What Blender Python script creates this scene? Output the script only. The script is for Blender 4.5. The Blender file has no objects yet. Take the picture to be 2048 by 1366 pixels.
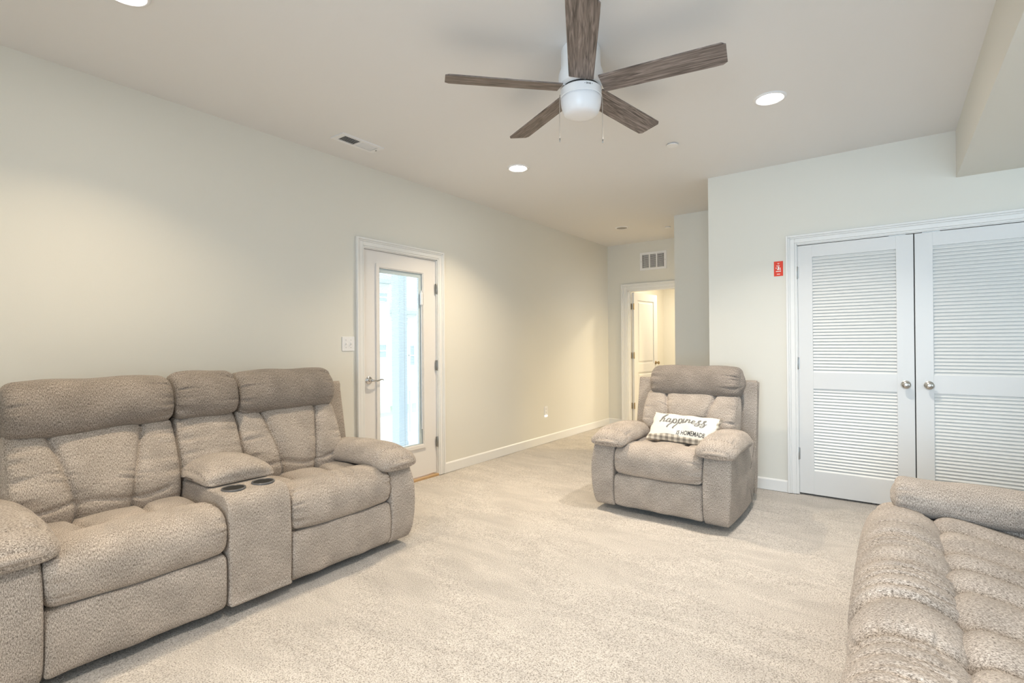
import bpy, bmesh, math, random
import numpy as np
from mathutils import Matrix, Vector

random.seed(7)
rng = np.random.default_rng(7)
PI = math.pi
S = bpy.context.scene
COL = S.collection

# ------------------------------------------------------------------ camera
FPX = 1014.72
cd = bpy.data.cameras.new('camera')
cam = bpy.data.objects.new('camera', cd)
COL.objects.link(cam)
cd.sensor_fit = 'HORIZONTAL'
cd.sensor_width = 36.0
cd.lens = 36.0 * FPX / 2048.0
cd.clip_start = 0.02
fw = Vector((-0.5975075, 0.8018530, 0.0040657))
rt = Vector((0.8018177, 0.5975199, -0.0076396))
up = Vector((0.0085551, 0.0013048, 0.9999626))
cam.matrix_world = Matrix(((rt.x, up.x, -fw.x, 0), (rt.y, up.y, -fw.y, 0),
                           (rt.z, up.z, -fw.z, 1.2543), (0, 0, 0, 1)))
S.camera = cam

# ------------------------------------------------------------------ world, daylight, exposure
S.view_settings.view_transform = 'Standard'
S.view_settings.look = 'None'
S.view_settings.gamma = 1.0
S.view_settings.use_curve_mapping = False
S.view_settings.exposure = 0.03
w = bpy.data.worlds.new('overcast_sky')
S.world = w
w.use_nodes = True
bg = w.node_tree.nodes['Background']
bg.inputs[0].default_value = (0.90, 0.945, 1.0, 1)
bg.inputs[1].default_value = 3.2


def area_light(name, loc, direction, sx, sy, power, color, spread=PI):
    l = bpy.data.lights.new(name, 'AREA')
    l.shape = 'RECTANGLE'
    l.size = sx
    l.size_y = sy
    l.energy = power
    l.color = color
    l.spread = spread
    o = bpy.data.objects.new(name, l)
    COL.objects.link(o)
    o.location = loc
    o.rotation_euler = Vector(direction).to_track_quat('-Z', 'Z').to_euler()
    return o


DAY = (0.64, 0.81, 1.0)
WARM = (1.0, 0.81, 0.56)
SOFT = (1.0, 0.91, 0.80)
# daylight outside the window behind the camera and the one in the right hand wall
area_light('daylight_rear', (0.5, -2.75, 1.30), (0.26, 1, 0.0), 2.4, 1.7, 120, DAY, math.radians(120))
area_light('daylight_right', (3.95, 1.2, 1.45), (-1, 0.0, 0.05), 2.4, 1.5, 16, DAY)


def ceiling_lamp(x, y, power, color, z=2.725, size=0.13, spread=118):
    o = area_light('downlight', (x, y, z), (0, 0, -1), size, size, power, color, math.radians(spread))
    o.data.shape = 'DISK'
    return o


# recessed downlights of the room, unseen ones added behind the camera, then the lamps of the far room and of the side room off the hall
for lx, ly, lp, lc in ((-0.575, 3.424, 22, SOFT), (-2.513, 3.476, 24, WARM), (-2.560, 0.738, 11, WARM), (-0.575, 0.772, 24, SOFT), (-2.554, -1.6, 8, WARM), (-0.575, -1.6, 12, SOFT)):
    ceiling_lamp(lx, ly, lp, lc)
ceiling_lamp(-2.3, 8.4, 52, (1.0, 0.84, 0.60), 2.70, 0.3, 170)
ceiling_lamp(-1.4, 6.62, 38, (1.0, 0.74, 0.36), 2.0, 0.2, 175)

# ------------------------------------------------------------------ materials


def nm(name):
    m = bpy.data.materials.new(name)
    m.use_nodes = True
    nt = m.node_tree
    b = nt.nodes['Principled BSDF']
    return m, nt, b


def N(nt, typ, **kw):
    n = nt.nodes.new(typ)
    for k, v in kw.items():
        setattr(n, k, v)
    return n


def plain(name, color, rough=0.5, metal=0.0, bump=0.0, bscale=300, spec=0.5, var=0.0):
    m, nt, b = nm(name)
    b.inputs['Base Color'].default_value = (*color, 1)
    b.inputs['Roughness'].default_value = rough
    b.inputs['Metallic'].default_value = metal
    b.inputs['Specular IOR Level'].default_value = spec
    tc = N(nt, 'ShaderNodeTexCoord')
    if var:
        n2 = N(nt, 'ShaderNodeTexNoise')
        n2.inputs['Scale'].default_value = 2.0
        n2.inputs['Detail'].default_value = 3
        nt.links.new(tc.outputs['Object'], n2.inputs['Vector'])
        mx = N(nt, 'ShaderNodeMix', data_type='RGBA')
        mx.inputs[6].default_value = (*[c * (1 - var) for c in color], 1)
        mx.inputs[7].default_value = (*[min(1, c * (1 + var)) for c in color], 1)
        nt.links.new(n2.outputs[0], mx.inputs[0])
        nt.links.new(mx.outputs[2], b.inputs['Base Color'])
    if bump:
        n = N(nt, 'ShaderNodeTexNoise')
        n.inputs['Scale'].default_value = bscale
        nt.links.new(tc.outputs['Object'], n.inputs['Vector'])
        bp = N(nt, 'ShaderNodeBump')
        bp.inputs['Strength'].default_value = bump
        bp.inputs['Distance'].default_value = 0.001
        nt.links.new(n.outputs[0], bp.inputs['Height'])
        nt.links.new(bp.outputs[0], b.inputs['Normal'])
    return m


def emit(name, color, strength):
    m, nt, b = nm(name)
    b.inputs['Base Color'].default_value = (*color, 1)
    b.inputs['Emission Color'].default_value = (*color, 1)
    b.inputs['Emission Strength'].default_value = strength
    return m


def fabric_mat(name, dark, mid, light):
    """chenille: short streaks running along the weave (UV v), soft mottling, fine relief"""
    m, nt, b = nm(name)
    uv = N(nt, 'ShaderNodeUVMap')
    mp = N(nt, 'ShaderNodeMapping')
    mp.inputs['Scale'].default_value = (820, 230, 1)
    nt.links.new(uv.outputs[0], mp.inputs[0])
    n1 = N(nt, 'ShaderNodeTexNoise')
    n1.inputs['Scale'].default_value = 1.0
    n1.inputs['Detail'].default_value = 3.0
    n1.inputs['Roughness'].default_value = 0.65
    nt.links.new(mp.outputs[0], n1.inputs['Vector'])
    mp2 = N(nt, 'ShaderNodeMapping')
    mp2.inputs['Scale'].default_value = (400, 105, 1)
    nt.links.new(uv.outputs[0], mp2.inputs[0])
    n2 = N(nt, 'ShaderNodeTexNoise')
    n2.inputs['Scale'].default_value = 1.0
    n2.inputs['Detail'].default_value = 2.0
    nt.links.new(mp2.outputs[0], n2.inputs['Vector'])
    ad = N(nt, 'ShaderNodeMath', operation='MULTIPLY_ADD')
    ad.inputs[1].default_value = 0.40
    nt.links.new(n2.outputs[0], ad.inputs[0])
    ml = N(nt, 'ShaderNodeMath', operation='MULTIPLY')
    ml.inputs[1].default_value = 0.60
    nt.links.new(n1.outputs[0], ml.inputs[0])
    nt.links.new(ml.outputs[0], ad.inputs[2])
    cr = N(nt, 'ShaderNodeValToRGB')
    e = cr.color_ramp.elements
    e[0].position = 0.38
    e[0].color = (*dark, 1)
    e[1].position = 0.61
    e[1].color = (*light, 1)
    k = cr.color_ramp.elements.new(0.49)
    k.color = (*mid, 1)
    nt.links.new(ad.outputs[0], cr.inputs[0])
    # nap: broad soft variation where the pile lies differently
    n3 = N(nt, 'ShaderNodeTexNoise')
    n3.inputs['Scale'].default_value = 7.0
    n3.inputs['Detail'].default_value = 2.0
    nt.links.new(uv.outputs[0], n3.inputs['Vector'])
    mr = N(nt, 'ShaderNodeMapRange')
    mr.inputs[3].default_value = 0.86
    mr.inputs[4].default_value = 1.14
    mr.inputs[1].default_value = 0.3
    mr.inputs[2].default_value = 0.7
    nt.links.new(n3.outputs[0], mr.inputs[0])
    vm = N(nt, 'ShaderNodeVectorMath', operation='SCALE')
    nt.links.new(cr.outputs[0], vm.inputs[0])
    nt.links.new(mr.outputs[0], vm.inputs['Scale'])
    nt.links.new(vm.outputs[0], b.inputs['Base Color'])
    b.inputs['Roughness'].default_value = 0.95
    b.inputs['Specular IOR Level'].default_value = 0.15
    b.inputs['Sheen Weight'].default_value = 0.12
    b.inputs['Sheen Roughness'].default_value = 0.5
    bp = N(nt, 'ShaderNodeBump')
    bp.inputs['Strength'].default_value = 0.7
    bp.inputs['Distance'].default_value = 0.002
    nt.links.new(ad.outputs[0], bp.inputs['Height'])
    nt.links.new(bp.outputs[0], b.inputs['Normal'])
    return m


def carpet_mat():
    m, nt, b = nm('carpet')
    tc = N(nt, 'ShaderNodeTexCoord')
    n1 = N(nt, 'ShaderNodeTexNoise')
    n1.inputs['Scale'].default_value = 190
    n1.inputs['Detail'].default_value = 3
    n1.inputs['Roughness'].default_value = 0.6
    nt.links.new(tc.outputs['Object'], n1.inputs['Vector'])
    v1 = N(nt, 'ShaderNodeTexVoronoi')
    v1.inputs['Scale'].default_value = 150
    nt.links.new(tc.outputs['Object'], v1.inputs['Vector'])
    cr = N(nt, 'ShaderNodeValToRGB')
    e = cr.color_ramp.elements
    e[0].position = 0.33
    e[0].color = (0.21, 0.175, 0.145, 1)
    e[1].position = 0.62
    e[1].color = (0.70, 0.65, 0.60, 1)
    k = e.new(0.47)
    k.color = (0.53, 0.485, 0.435, 1)
    nt.links.new(n1.outputs[0], cr.inputs[0])
    # lie of the pile: brushed streaks and patches
    mp = N(nt, 'ShaderNodeMapping')
    mp.inputs['Scale'].default_value = (2.2, 6.5, 1)
    mp.inputs['Rotation'].default_value = (0, 0, 0.5)
    nt.links.new(tc.outputs['Object'], mp.inputs[0])
    n2 = N(nt, 'ShaderNodeTexNoise')
    n2.inputs['Scale'].default_value = 1.3
    n2.inputs['Detail'].default_value = 4
    n2.inputs['Distortion'].default_value = 0.8
    nt.links.new(mp.outputs[0], n2.inputs['Vector'])
    mr = N(nt, 'ShaderNodeMapRange')
    mr.inputs[1].default_value = 0.3
    mr.inputs[2].default_value = 0.7
    mr.inputs[3].default_value = 0.88
    mr.inputs[4].default_value = 1.1
    nt.links.new(n2.outputs[0], mr.inputs[0])
    vm = N(nt, 'ShaderNodeVectorMath', operation='SCALE')
    nt.links.new(cr.outputs[0], vm.inputs[0])
    nt.links.new(mr.outputs[0], vm.inputs['Scale'])
    nt.links.new(vm.outputs[0], b.inputs['Base Color'])
    b.inputs['Roughness'].default_value = 1.0
    b.inputs['Specular IOR Level'].default_value = 0.05
    b.inputs['Sheen Weight'].default_value = 0.3
    add = N(nt, 'ShaderNodeMath', operation='ADD')
    nt.links.new(n1.outputs[0], add.inputs[0])
    sb = N(nt, 'ShaderNodeMath', operation='MULTIPLY')
    sb.inputs[1].default_value = -0.5
    nt.links.new(v1.outputs['Distance'], sb.inputs[0])
    nt.links.new(sb.outputs[0], add.inputs[1])
    bp = N(nt, 'ShaderNodeBump')
    bp.inputs['Strength'].default_value = 0.7
    bp.inputs['Distance'].default_value = 0.006
    nt.links.new(add.outputs[0], bp.inputs['Height'])
    nt.links.new(bp.outputs[0], b.inputs['Normal'])
    return m


def wood_mat(name):
    m, nt, b = nm(name)
    uv = N(nt, 'ShaderNodeUVMap')
    mp = N(nt, 'ShaderNodeMapping')
    mp.inputs['Scale'].default_value = (5, 75, 1)
    nt.links.new(uv.outputs[0], mp.inputs[0])
    n0 = N(nt, 'ShaderNodeTexNoise')
    n0.inputs['Scale'].default_value = 1.0
    n0.inputs['Detail'].default_value = 6
    n0.inputs['Distortion'].default_value = 1.6
    nt.links.new(mp.outputs[0], n0.inputs['Vector'])
    cr = N(nt, 'ShaderNodeValToRGB')
    e = cr.color_ramp.elements
    e[0].position = 0.34
    e[0].color = (0.085, 0.068, 0.060, 1)
    e[1].position = 0.68
    e[1].color = (0.34, 0.285, 0.26, 1)
    k = e.new(0.5)
    k.color = (0.20, 0.165, 0.148, 1)
    nt.links.new(n0.outputs[0], cr.inputs[0])
    nt.links.new(cr.outputs[0], b.inputs['Base Color'])
    b.inputs['Roughness'].default_value = 0.6
    bp = N(nt, 'ShaderNodeBump')
    bp.inputs['Strength'].default_value = 0.25
    bp.inputs['Distance'].default_value = 0.001
    nt.links.new(n0.outputs[0], bp.inputs['Height'])
    nt.links.new(bp.outputs[0], b.inputs['Normal'])
    return m


def gingham_mat():
    m, nt, b = nm('gingham')
    uv = N(nt, 'ShaderNodeUVMap')
    sp = N(nt, 'ShaderNodeSeparateXYZ')
    nt.links.new(uv.outputs[0], sp.inputs[0])
    outs = []
    for ax in (0, 1):
        mu = N(nt, 'ShaderNodeMath', operation='MULTIPLY')
        mu.inputs[1].default_value = 23.0
        nt.links.new(sp.outputs[ax], mu.inputs[0])
        fr = N(nt, 'ShaderNodeMath', operation='FRACT')
        nt.links.new(mu.outputs[0], fr.inputs[0])
        gt = N(nt, 'ShaderNodeMath', operation='GREATER_THAN')
        gt.inputs[1].default_value = 0.5
        nt.links.new(fr.outputs[0], gt.inputs[0])
        outs.append(gt)
    ad = N(nt, 'ShaderNodeMath', operation='ADD')
    nt.links.new(outs[0].outputs[0], ad.inputs[0])
    nt.links.new(outs[1].outputs[0], ad.inputs[1])
    hf = N(nt, 'ShaderNodeMath', operation='MULTIPLY')
    hf.inputs[1].default_value = 0.5
    nt.links.new(ad.outputs[0], hf.inputs[0])
    cr = N(nt, 'ShaderNodeValToRGB')
    cr.color_ramp.interpolation = 'CONSTANT'
    e = cr.color_ramp.elements
    e[0].position = 0.0
    e[0].color = (0.68, 0.62, 0.52, 1)
    e[1].position = 0.75
    e[1].color = (0.23, 0.20, 0.165, 1)
    k = e.new(0.3)
    k.color = (0.42, 0.375, 0.31, 1)
    nt.links.new(hf.outputs[0], cr.inputs[0])
    nt.links.new(cr.outputs[0], b.inputs['Base Color'])
    b.inputs['Roughness'].default_value = 0.9
    return m


def glass_mat():
    m, nt, b = nm('clear_glass')
    out = nt.nodes['Material Output']
    nt.nodes.remove(b)
    tr = N(nt, 'ShaderNodeBsdfTransparent')
    tr.inputs[0].default_value = (0.94, 0.97, 0.97, 1)
    gl = N(nt, 'ShaderNodeBsdfGlossy')
    gl.inputs['Roughness'].default_value = 0.02
    fc = N(nt, 'ShaderNodeLayerWeight')
    fc.inputs[0].default_value = 0.5
    pw = N(nt, 'ShaderNodeMath', operation='POWER')
    pw.inputs[1].default_value = 5.0
    nt.links.new(fc.outputs['Facing'], pw.inputs[0])
    lw = N(nt, 'ShaderNodeMath', operation='MULTIPLY_ADD')
    lw.inputs[1].default_value = 0.6
    lw.inputs[2].default_value = 0.03
    nt.links.new(pw.outputs[0], lw.inputs[0])
    mx = N(nt, 'ShaderNodeMixShader')
    nt.links.new(lw.outputs[0], mx.inputs[0])
    nt.links.new(tr.outputs[0], mx.inputs[1])
    nt.links.new(gl.outputs[0], mx.inputs[2])
    nt.links.new(mx.outputs[0], out.inputs[0])
    return m


M = dict(
    wall=plain('wall_paint', (0.76, 0.745, 0.685), 0.75, bump=0.15, bscale=220, spec=0.25),
    ceil=plain('ceiling_paint', (0.80, 0.795, 0.79), 0.9, bump=0.1, bscale=200, spec=0.1),
    trim=plain('trim_paint', (0.82, 0.82, 0.81), 0.35),
    door=plain('door_paint', (0.735, 0.735, 0.73), 0.4),
    edoor=plain('exterior_door_paint', (0.80, 0.78, 0.765), 0.4),
    vinyl=plain('blind_cassette', (0.78, 0.80, 0.84), 0.4),
    slat=plain('blind_slat', (0.85, 0.87, 0.90), 0.4),
    chrome=plain('polished_nickel', (0.62, 0.61, 0.60), 0.12, 1.0),
    nickel=plain('satin_nickel', (0.58, 0.56, 0.53), 0.26, 1.0),
    steel=plain('hinge_steel', (0.42, 0.42, 0.41), 0.35, 1.0),
    brass=plain('aged_brass', (0.42, 0.33, 0.20), 0.3, 1.0),
    fabric=fabric_mat('taupe_chenille', (0.088, 0.072, 0.060), (0.385, 0.330, 0.282), (0.69, 0.62, 0.555)),
    fabric2=fabric_mat('taupe_chenille_dark', (0.055, 0.045, 0.038), (0.245, 0.208, 0.178), (0.47, 0.415, 0.37)),  # darker tone of the same chenille, used on the headrests
    black=plain('black_plastic', (0.02, 0.02, 0.022), 0.35),
    rim=plain('cup_rim', (0.10, 0.10, 0.105), 0.3),
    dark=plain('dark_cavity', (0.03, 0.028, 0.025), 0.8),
    carpet=carpet_mat(),
    wood=wood_mat('greyed_oak'),
    white=plain('white_enamel', (0.84, 0.84, 0.85), 0.3),
    frost=plain('frosted_glass', (0.82, 0.83, 0.86), 0.35),
    lamp=emit('lit_diffuser', (1.0, 0.95, 0.86), 60.0),
    lampoff=plain('unlit_lens', (0.30, 0.27, 0.24), 0.4),
    glow=emit('night_light_glow', (1.0, 0.97, 0.9), 3.5),
    red=plain('red_sign', (0.78, 0.045, 0.012), 0.45),
    print=plain('white_print', (0.88, 0.86, 0.84), 0.5),
    cream=plain('cream_cotton', (0.74, 0.71, 0.65), 0.95, bump=0.5, bscale=500, spec=0.1),
    ink=plain('grey_ink', (0.20, 0.195, 0.185), 0.9, spec=0.1),
    inkdark=plain('dark_ink', (0.07, 0.07, 0.07), 0.9, spec=0.1),
    gingham=gingham_mat(),
    glass=glass_mat(),
    oak=plain('oak_threshold', (0.50, 0.33, 0.17), 0.5, var=0.15),
    siding=plain('house_siding', (0.86, 0.87, 0.88), 0.7),
    roof=plain('roof_shingle', (0.46, 0.50, 0.54), 0.9, var=0.1),
    extwin=plain('house_window', (0.42, 0.50, 0.56), 0.2),
    extpost=plain('porch_post_paint', (0.49, 0.56, 0.66), 0.6),
    deck=plain('porch_concrete', (0.75, 0.75, 0.74), 0.9, var=0.06),
    grass=plain('lawn', (0.50, 0.56, 0.46), 1.0, var=0.15),
    louvre=plain('louvre_paint', (0.84, 0.84, 0.82), 0.4),
    gap=plain('dark_gap', (0.015, 0.014, 0.013), 0.9),
)

# ------------------------------------------------------------------ helpers


def link(name, me, mat, parent=None, smooth=False):
    o = bpy.data.objects.new(name, me)
    COL.objects.link(o)
    if mat:
        me.materials.append(mat)
    if smooth:
        me.polygons.foreach_set('use_smooth', [True] * len(me.polygons))
    if parent:
        o.parent = parent
    return o


def tag(o, label=None, cat=None, group=None, kind=None):
    if label:
        o['label'] = label
    if cat:
        o['category'] = cat
    if group:
        o['group'] = group
    if kind:
        o['kind'] = kind
    return o


def empty(name, loc, rz=0.0):
    o = bpy.data.objects.new(name, None)
    o.empty_display_size = 0.1
    COL.objects.link(o)
    o.location = loc
    o.rotation_euler = (0, 0, rz)
    return o


class MB:
    def __init__(s):
        s.bm = bmesh.new()

    def box(s, lo, hi, bev=0.0, seg=2, M4=None):
        r = bmesh.ops.create_cube(s.bm, size=1.0)
        vs = r['verts']
        for v in vs:
            v.co = Vector([lo[i] + (v.co[i] + 0.5) * (hi[i] - lo[i]) for i in range(3)])
        if bev:
            es = list({e for v in vs for e in v.link_edges})
            g = bmesh.ops.bevel(s.bm, geom=es, offset=bev, segments=seg, affect='EDGES', profile=0.5)
            vs = list({v for f in g['faces'] for v in f.verts} | {v for v in vs if v.is_valid})
        if M4 is not None:
            bmesh.ops.transform(s.bm, matrix=M4, verts=[v for v in vs if v.is_valid])
        return s

    def lathe(s, prof, origin=(0, 0, 0), axis='Z', n=32, M4=None):
        """prof: list of (r, h)"""
        rings = []
        for r, h in prof:
            ring = []
            if r < 1e-6:
                ring = [s.bm.verts.new(s._ax(0, 0, h, axis, origin))]
            else:
                for k in range(n):
                    a = 2 * PI * k / n
                    ring.append(s.bm.verts.new(s._ax(r * math.cos(a), r * math.sin(a), h, axis, origin)))
            rings.append(ring)
        for a, b in zip(rings, rings[1:]):
            if len(a) == 1 and len(b) == 1:
                continue
            for k in range(n):
                k2 = (k + 1) % n
                if len(a) == 1:
                    s.bm.faces.new((a[0], b[k], b[k2]))
                elif len(b) == 1:
                    s.bm.faces.new((a[k], b[0], a[k2]))
                else:
                    s.bm.faces.new((a[k], b[k], b[k2], a[k2]))
        if M4 is not None:
            bmesh.ops.transform(s.bm, matrix=M4, verts=[v for r in rings for v in r])
        return s

    @staticmethod
    def _ax(x, y, h, axis, o):
        if axis == 'Z':
            p = (x, y, h)
        elif axis == 'Y':
            p = (x, h, y)
        else:
            p = (h, x, y)
        return (p[0] + o[0], p[1] + o[1], p[2] + o[2])

    def tube(s, pts, rad, n=8):
        pts = [Vector(p) for p in pts]
        rads = rad if isinstance(rad, (list, tuple)) else [rad] * len(pts)
        rings = []
        for i, p in enumerate(pts):
            d = (pts[min(i + 1, len(pts) - 1)] - pts[max(i - 1, 0)]).normalized()
            a = Vector((0, 0, 1)) if abs(d.z) < 0.9 else Vector((1, 0, 0))
            u = d.cross(a).normalized()
            v = d.cross(u)
            rings.append([s.bm.verts.new(p + (u * math.cos(2 * PI * k / n) + v * math.sin(2 * PI * k / n)) * rads[i]) for k in range(n)])
        for a, b in zip(rings, rings[1:]):
            for k in range(n):
                s.bm.faces.new((a[k], b[k], b[(k + 1) % n], a[(k + 1) % n]))
        s.bm.faces.new(rings[0])
        s.bm.faces.new(rings[-1][::-1])
        return s

    def prism(s, poly, axis, a, b):
        """poly in the two other axes, extruded from a to b along axis"""
        def P(q, h):
            if axis == 0:
                return (h, q[0], q[1])
            if axis == 1:
                return (q[0], h, q[1])
            return (q[0], q[1], h)
        v0 = [s.bm.verts.new(P(q, a)) for q in poly]
        v1 = [s.bm.verts.new(P(q, b)) for q in poly]
        n = len(poly)
        for k in range(n):
            s.bm.faces.new((v0[k], v0[(k + 1) % n], v1[(k + 1) % n], v1[k]))
        s.bm.faces.new(v0[::-1])
        s.bm.faces.new(v1)
        return s

    def frame(s, ax, pos0, pos1, r0, r1):
        """rectangular ring (four bars) lying in plane perpendicular to ax; r0 outer (a0,b0,a1,b1), r1 inner"""
        a0, b0, a1, b1 = r0
        c0, d0, c1, d1 = r1
        for q in ((a0, b0, c0, b1), (c1, b0, a1, b1), (c0, b0, c1, d0), (c0, d1, c1, b1)):
            if q[2] - q[0] < 1e-5 or q[3] - q[1] < 1e-5:
                continue
            if ax == 0:
                s.box((pos0, q[0], q[1]), (pos1, q[2], q[3]))
            elif ax == 1:
                s.box((q[0], pos0, q[1]), (q[2], pos1, q[3]))
            else:
                s.box((q[0], q[1], pos0), (q[2], q[3], pos1))
        return s

    def build(s, name, mat, parent=None, smooth=False, angle=None):
        bmesh.ops.recalc_face_normals(s.bm, faces=s.bm.faces)
        me = bpy.data.meshes.new(name)
        s.bm.to_mesh(me)
        s.bm.free()
        o = link(name, me, mat, parent, smooth)
        if angle:
            me.polygons.foreach_set('use_smooth', [True] * len(me.polygons))
            me.set_sharp_from_angle(angle=math.radians(angle))
        return o


def struct(o):
    o['kind'] = 'structure'
    return o


def resample(ctrl, n):
    """closed centripetal-ish catmull-rom through ctrl, resampled evenly"""
    P = np.array(ctrl, float)
    m = len(P)
    out = []
    for i in range(m):
        p0, p1, p2, p3 = P[i - 1], P[i], P[(i + 1) % m], P[(i + 2) % m]
        t = np.linspace(0, 1, 24, endpoint=False)[:, None]
        out.append(0.5 * ((2 * p1) + (-p0 + p2) * t + (2 * p0 - 5 * p1 + 4 * p2 - p3) * t ** 2 + (-p0 + 3 * p1 - 3 * p2 + p3) * t ** 3))
    Q = np.vstack(out)
    Q = np.vstack([Q, Q[:1]])
    d = np.r_[0, np.cumsum(np.linalg.norm(np.diff(Q, axis=0), axis=1))]
    tt = np.linspace(0, d[-1], n, endpoint=False)
    return np.c_[np.interp(tt, d, Q[:, 0]), np.interp(tt, d, Q[:, 1])], d[-1]


def wob(n, seed, per):
    """smooth closed random signal of n samples with per control values, range about -1..1"""
    r = np.random.default_rng(seed).uniform(-1, 1, per)
    r = np.r_[r, r[:1]]
    x = np.linspace(0, per, n, endpoint=False)
    i = np.floor(x).astype(int)
    f = x - i
    f = f * f * (3 - 2 * f)
    return r[i] * (1 - f) + r[i + 1] * f


def loft(name, ctrl, axis, a0, a1, end, mat, parent, n=150, step=0.012, gather=0.0, glen=0.06, gper=46,
         gends=(1, 1), disp=None, warp=None, cap=0.5, seed=1, weave=0):
    """closed profile swept along an axis, ends rounded by `end`, with gathered folds at the ends"""
    Q, per = resample(ctrl, n)
    tang = np.roll(Q, -1, 0) - np.roll(Q, 1, 0)
    tang /= np.linalg.norm(tang, axis=1)[:, None]
    nor = np.c_[tang[:, 1], -tang[:, 0]]
    area = np.sum(Q[:, 0] * np.roll(Q[:, 1], -1) - np.roll(Q[:, 0], -1) * Q[:, 1])
    if area < 0:
        nor = -nor
    L = a1 - a0
    ths = np.linspace(0, PI / 2, 7)
    ends = [(a0 + end * (1 - math.sin(t)), end * (1 - math.cos(t))) for t in ths[::-1]]
    # ends: list from the tip (inset=end) to full
    ends = [(a0 + end * (1 - math.cos(q)), end * (1 - math.sin(q))) for q in ths]
    mid = np.arange(a0 + end + step, a1 - end - step * 0.5, step)
    pos = [e[0] for e in ends] + list(mid) + [a0 + a1 - e[0] for e in ends[::-1]]
    ins = [e[1] for e in ends] + [0] * len(mid) + [e[1] for e in ends[::-1]]
    pos = np.array(pos)
    ins = np.array(ins)
    R = len(pos)
    s = (pos - a0) / L
    T = np.arange(n) / n
    off = np.zeros((R, n))
    off -= ins[:, None]
    if gather:
        for e, (on, d) in enumerate(zip(gends, (pos - a0, a1 - pos))):
            if not on:
                continue
            sg = wob(n, seed * 11 + e, gper)
            am = 0.6 + 0.4 * wob(n, seed * 13 + e + 5, gper // 3)
            ln = glen * (0.55 + 0.45 * (1 + wob(n, seed * 17 + e + 9, gper // 2)))
            fold = -np.clip(sg, 0, 1) ** 0.8 * am
            env = np.exp(-(d[:, None] / ln[None, :]) ** 1.3) * np.clip(d[:, None] / (end * 0.6 + 1e-4), 0.25, 1)
            off += gather * fold[None, :] * env * 1.7
    if disp is not None:
        off += disp(T[None, :] * per, pos[:, None], Q[None, :, 0], Q[None, :, 1])
    A = Q[None, :, 0] + nor[None, :, 0] * off
    B = Q[None, :, 1] + nor[None, :, 1] * off
    Wd = np.repeat(pos[:, None], n, 1)
    # caps
    rings = []
    for side in (0, -1):
        ca, cb = A[side].mean(), B[side].mean()
        rr = []
        for k, f in enumerate((0.85, 0.6, 0.3)):
            push = end * cap * (1 - f * f)
            rr.append((ca + (A[side] - ca) * f, cb + (B[side] - cb) * f,
                       np.full(n, pos[side] + (-push if side == 0 else push))))
        rings.append(rr)
    AA = [r[0] for r in rings[0][::-1]] + list(A) + [r[0] for r in rings[1]]
    BB = [r[1] for r in rings[0][::-1]] + list(B) + [r[1] for r in rings[1]]
    WW = [r[2] for r in rings[0][::-1]] + list(Wd) + [r[2] for r in rings[1]]
    AA, BB, WW = np.array(AA), np.array(BB), np.array(WW)
    R = len(AA)
    if axis == 0:
        V = np.stack([WW, AA, BB], -1)
    elif axis == 1:
        V = np.stack([AA, WW, BB], -1)
    else:
        V = np.stack([AA, BB, WW], -1)
    V = V.reshape(-1, 3)
    c0 = V[:n].mean(0)
    c1 = V[-n:].mean(0)
    V = np.vstack([V, c0, c1])
    if warp is not None:
        V = warp(V)
    i = np.arange(R - 1)[:, None] * n
    j = np.arange(n)[None, :]
    j2 = (j + 1) % n
    F = np.stack([i + j, i + j2, i + n + j2, i + n + j], -1).reshape(-1, 4)
    faces = F.tolist()
    i0, i1 = R * n, R * n + 1
    for k in range(n):
        faces.append([i0, (k + 1) % n, k])
        faces.append([i1, (R - 1) * n + k, (R - 1) * n + (k + 1) % n])
    me = bpy.data.meshes.new(name)
    me.from_pydata(V.tolist(), [], faces)
    # UVs in metres: u along the sweep, v along the profile
    uvl = me.uv_layers.new(name='UVMap')
    vi = np.empty(len(me.loops), int)
    me.loops.foreach_get('vertex_index', vi)
    rr, kk = np.divmod(vi, n)
    uu = np.zeros(len(vi))
    ok = vi < R * n
    uu[ok] = WW.reshape(-1)[vi[ok]]
    uu[vi == i0] = a0
    uu[vi == i1] = a1
    vv = np.where(ok, kk / n * per, 0)
    # seam column wraps
    lt = np.empty(len(me.polygons), int)
    me.polygons.foreach_get('loop_start', lt)
    ln_ = np.empty(len(me.polygons), int)
    me.polygons.foreach_get('loop_total', ln_)
    for a_, b_ in ((4, True), (3, True)):
        st = lt[ln_ == a_]
        idx = st[:, None] + np.arange(a_)[None, :]
        blk = vv[idx]
        mx = blk.max(1, keepdims=True)
        wrap = (mx - blk) > per * 0.5
        vv[idx] = np.where(wrap, blk + per, blk)
    uv = np.c_[vv, uu] if weave else np.c_[uu, vv]
    pidx = np.repeat(np.arange(len(lt)), ln_)
    rmin = np.where(ok, rr, 0 * rr)
    rmin[vi == i0] = 0
    rmin[vi == i1] = R - 1
    fmin = np.full(len(lt), R)
    fmax = np.zeros(len(lt), int)
    np.minimum.at(fmin, pidx, rmin)
    np.maximum.at(fmax, pidx, rmin)
    iscap = ((fmax <= 3) | (fmin >= R - 4))[pidx]
    PA = np.r_[AA.reshape(-1), AA[0].mean(), AA[-1].mean()]
    PB = np.r_[BB.reshape(-1), BB[0].mean(), BB[-1].mean()]
    uv[iscap] = np.c_[PA[vi], PB[vi]][iscap]
    uvl.data.foreach_set('uv', uv.reshape(-1))
    bm = bmesh.new()
    bm.from_mesh(me)
    bmesh.ops.recalc_face_normals(bm, faces=bm.faces)
    bm.to_mesh(me)
    bm.free()
    return link(name, me, mat, parent, True)


def groove(x, c, w):
    return np.exp(-((x - c) / w) ** 2)


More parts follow.
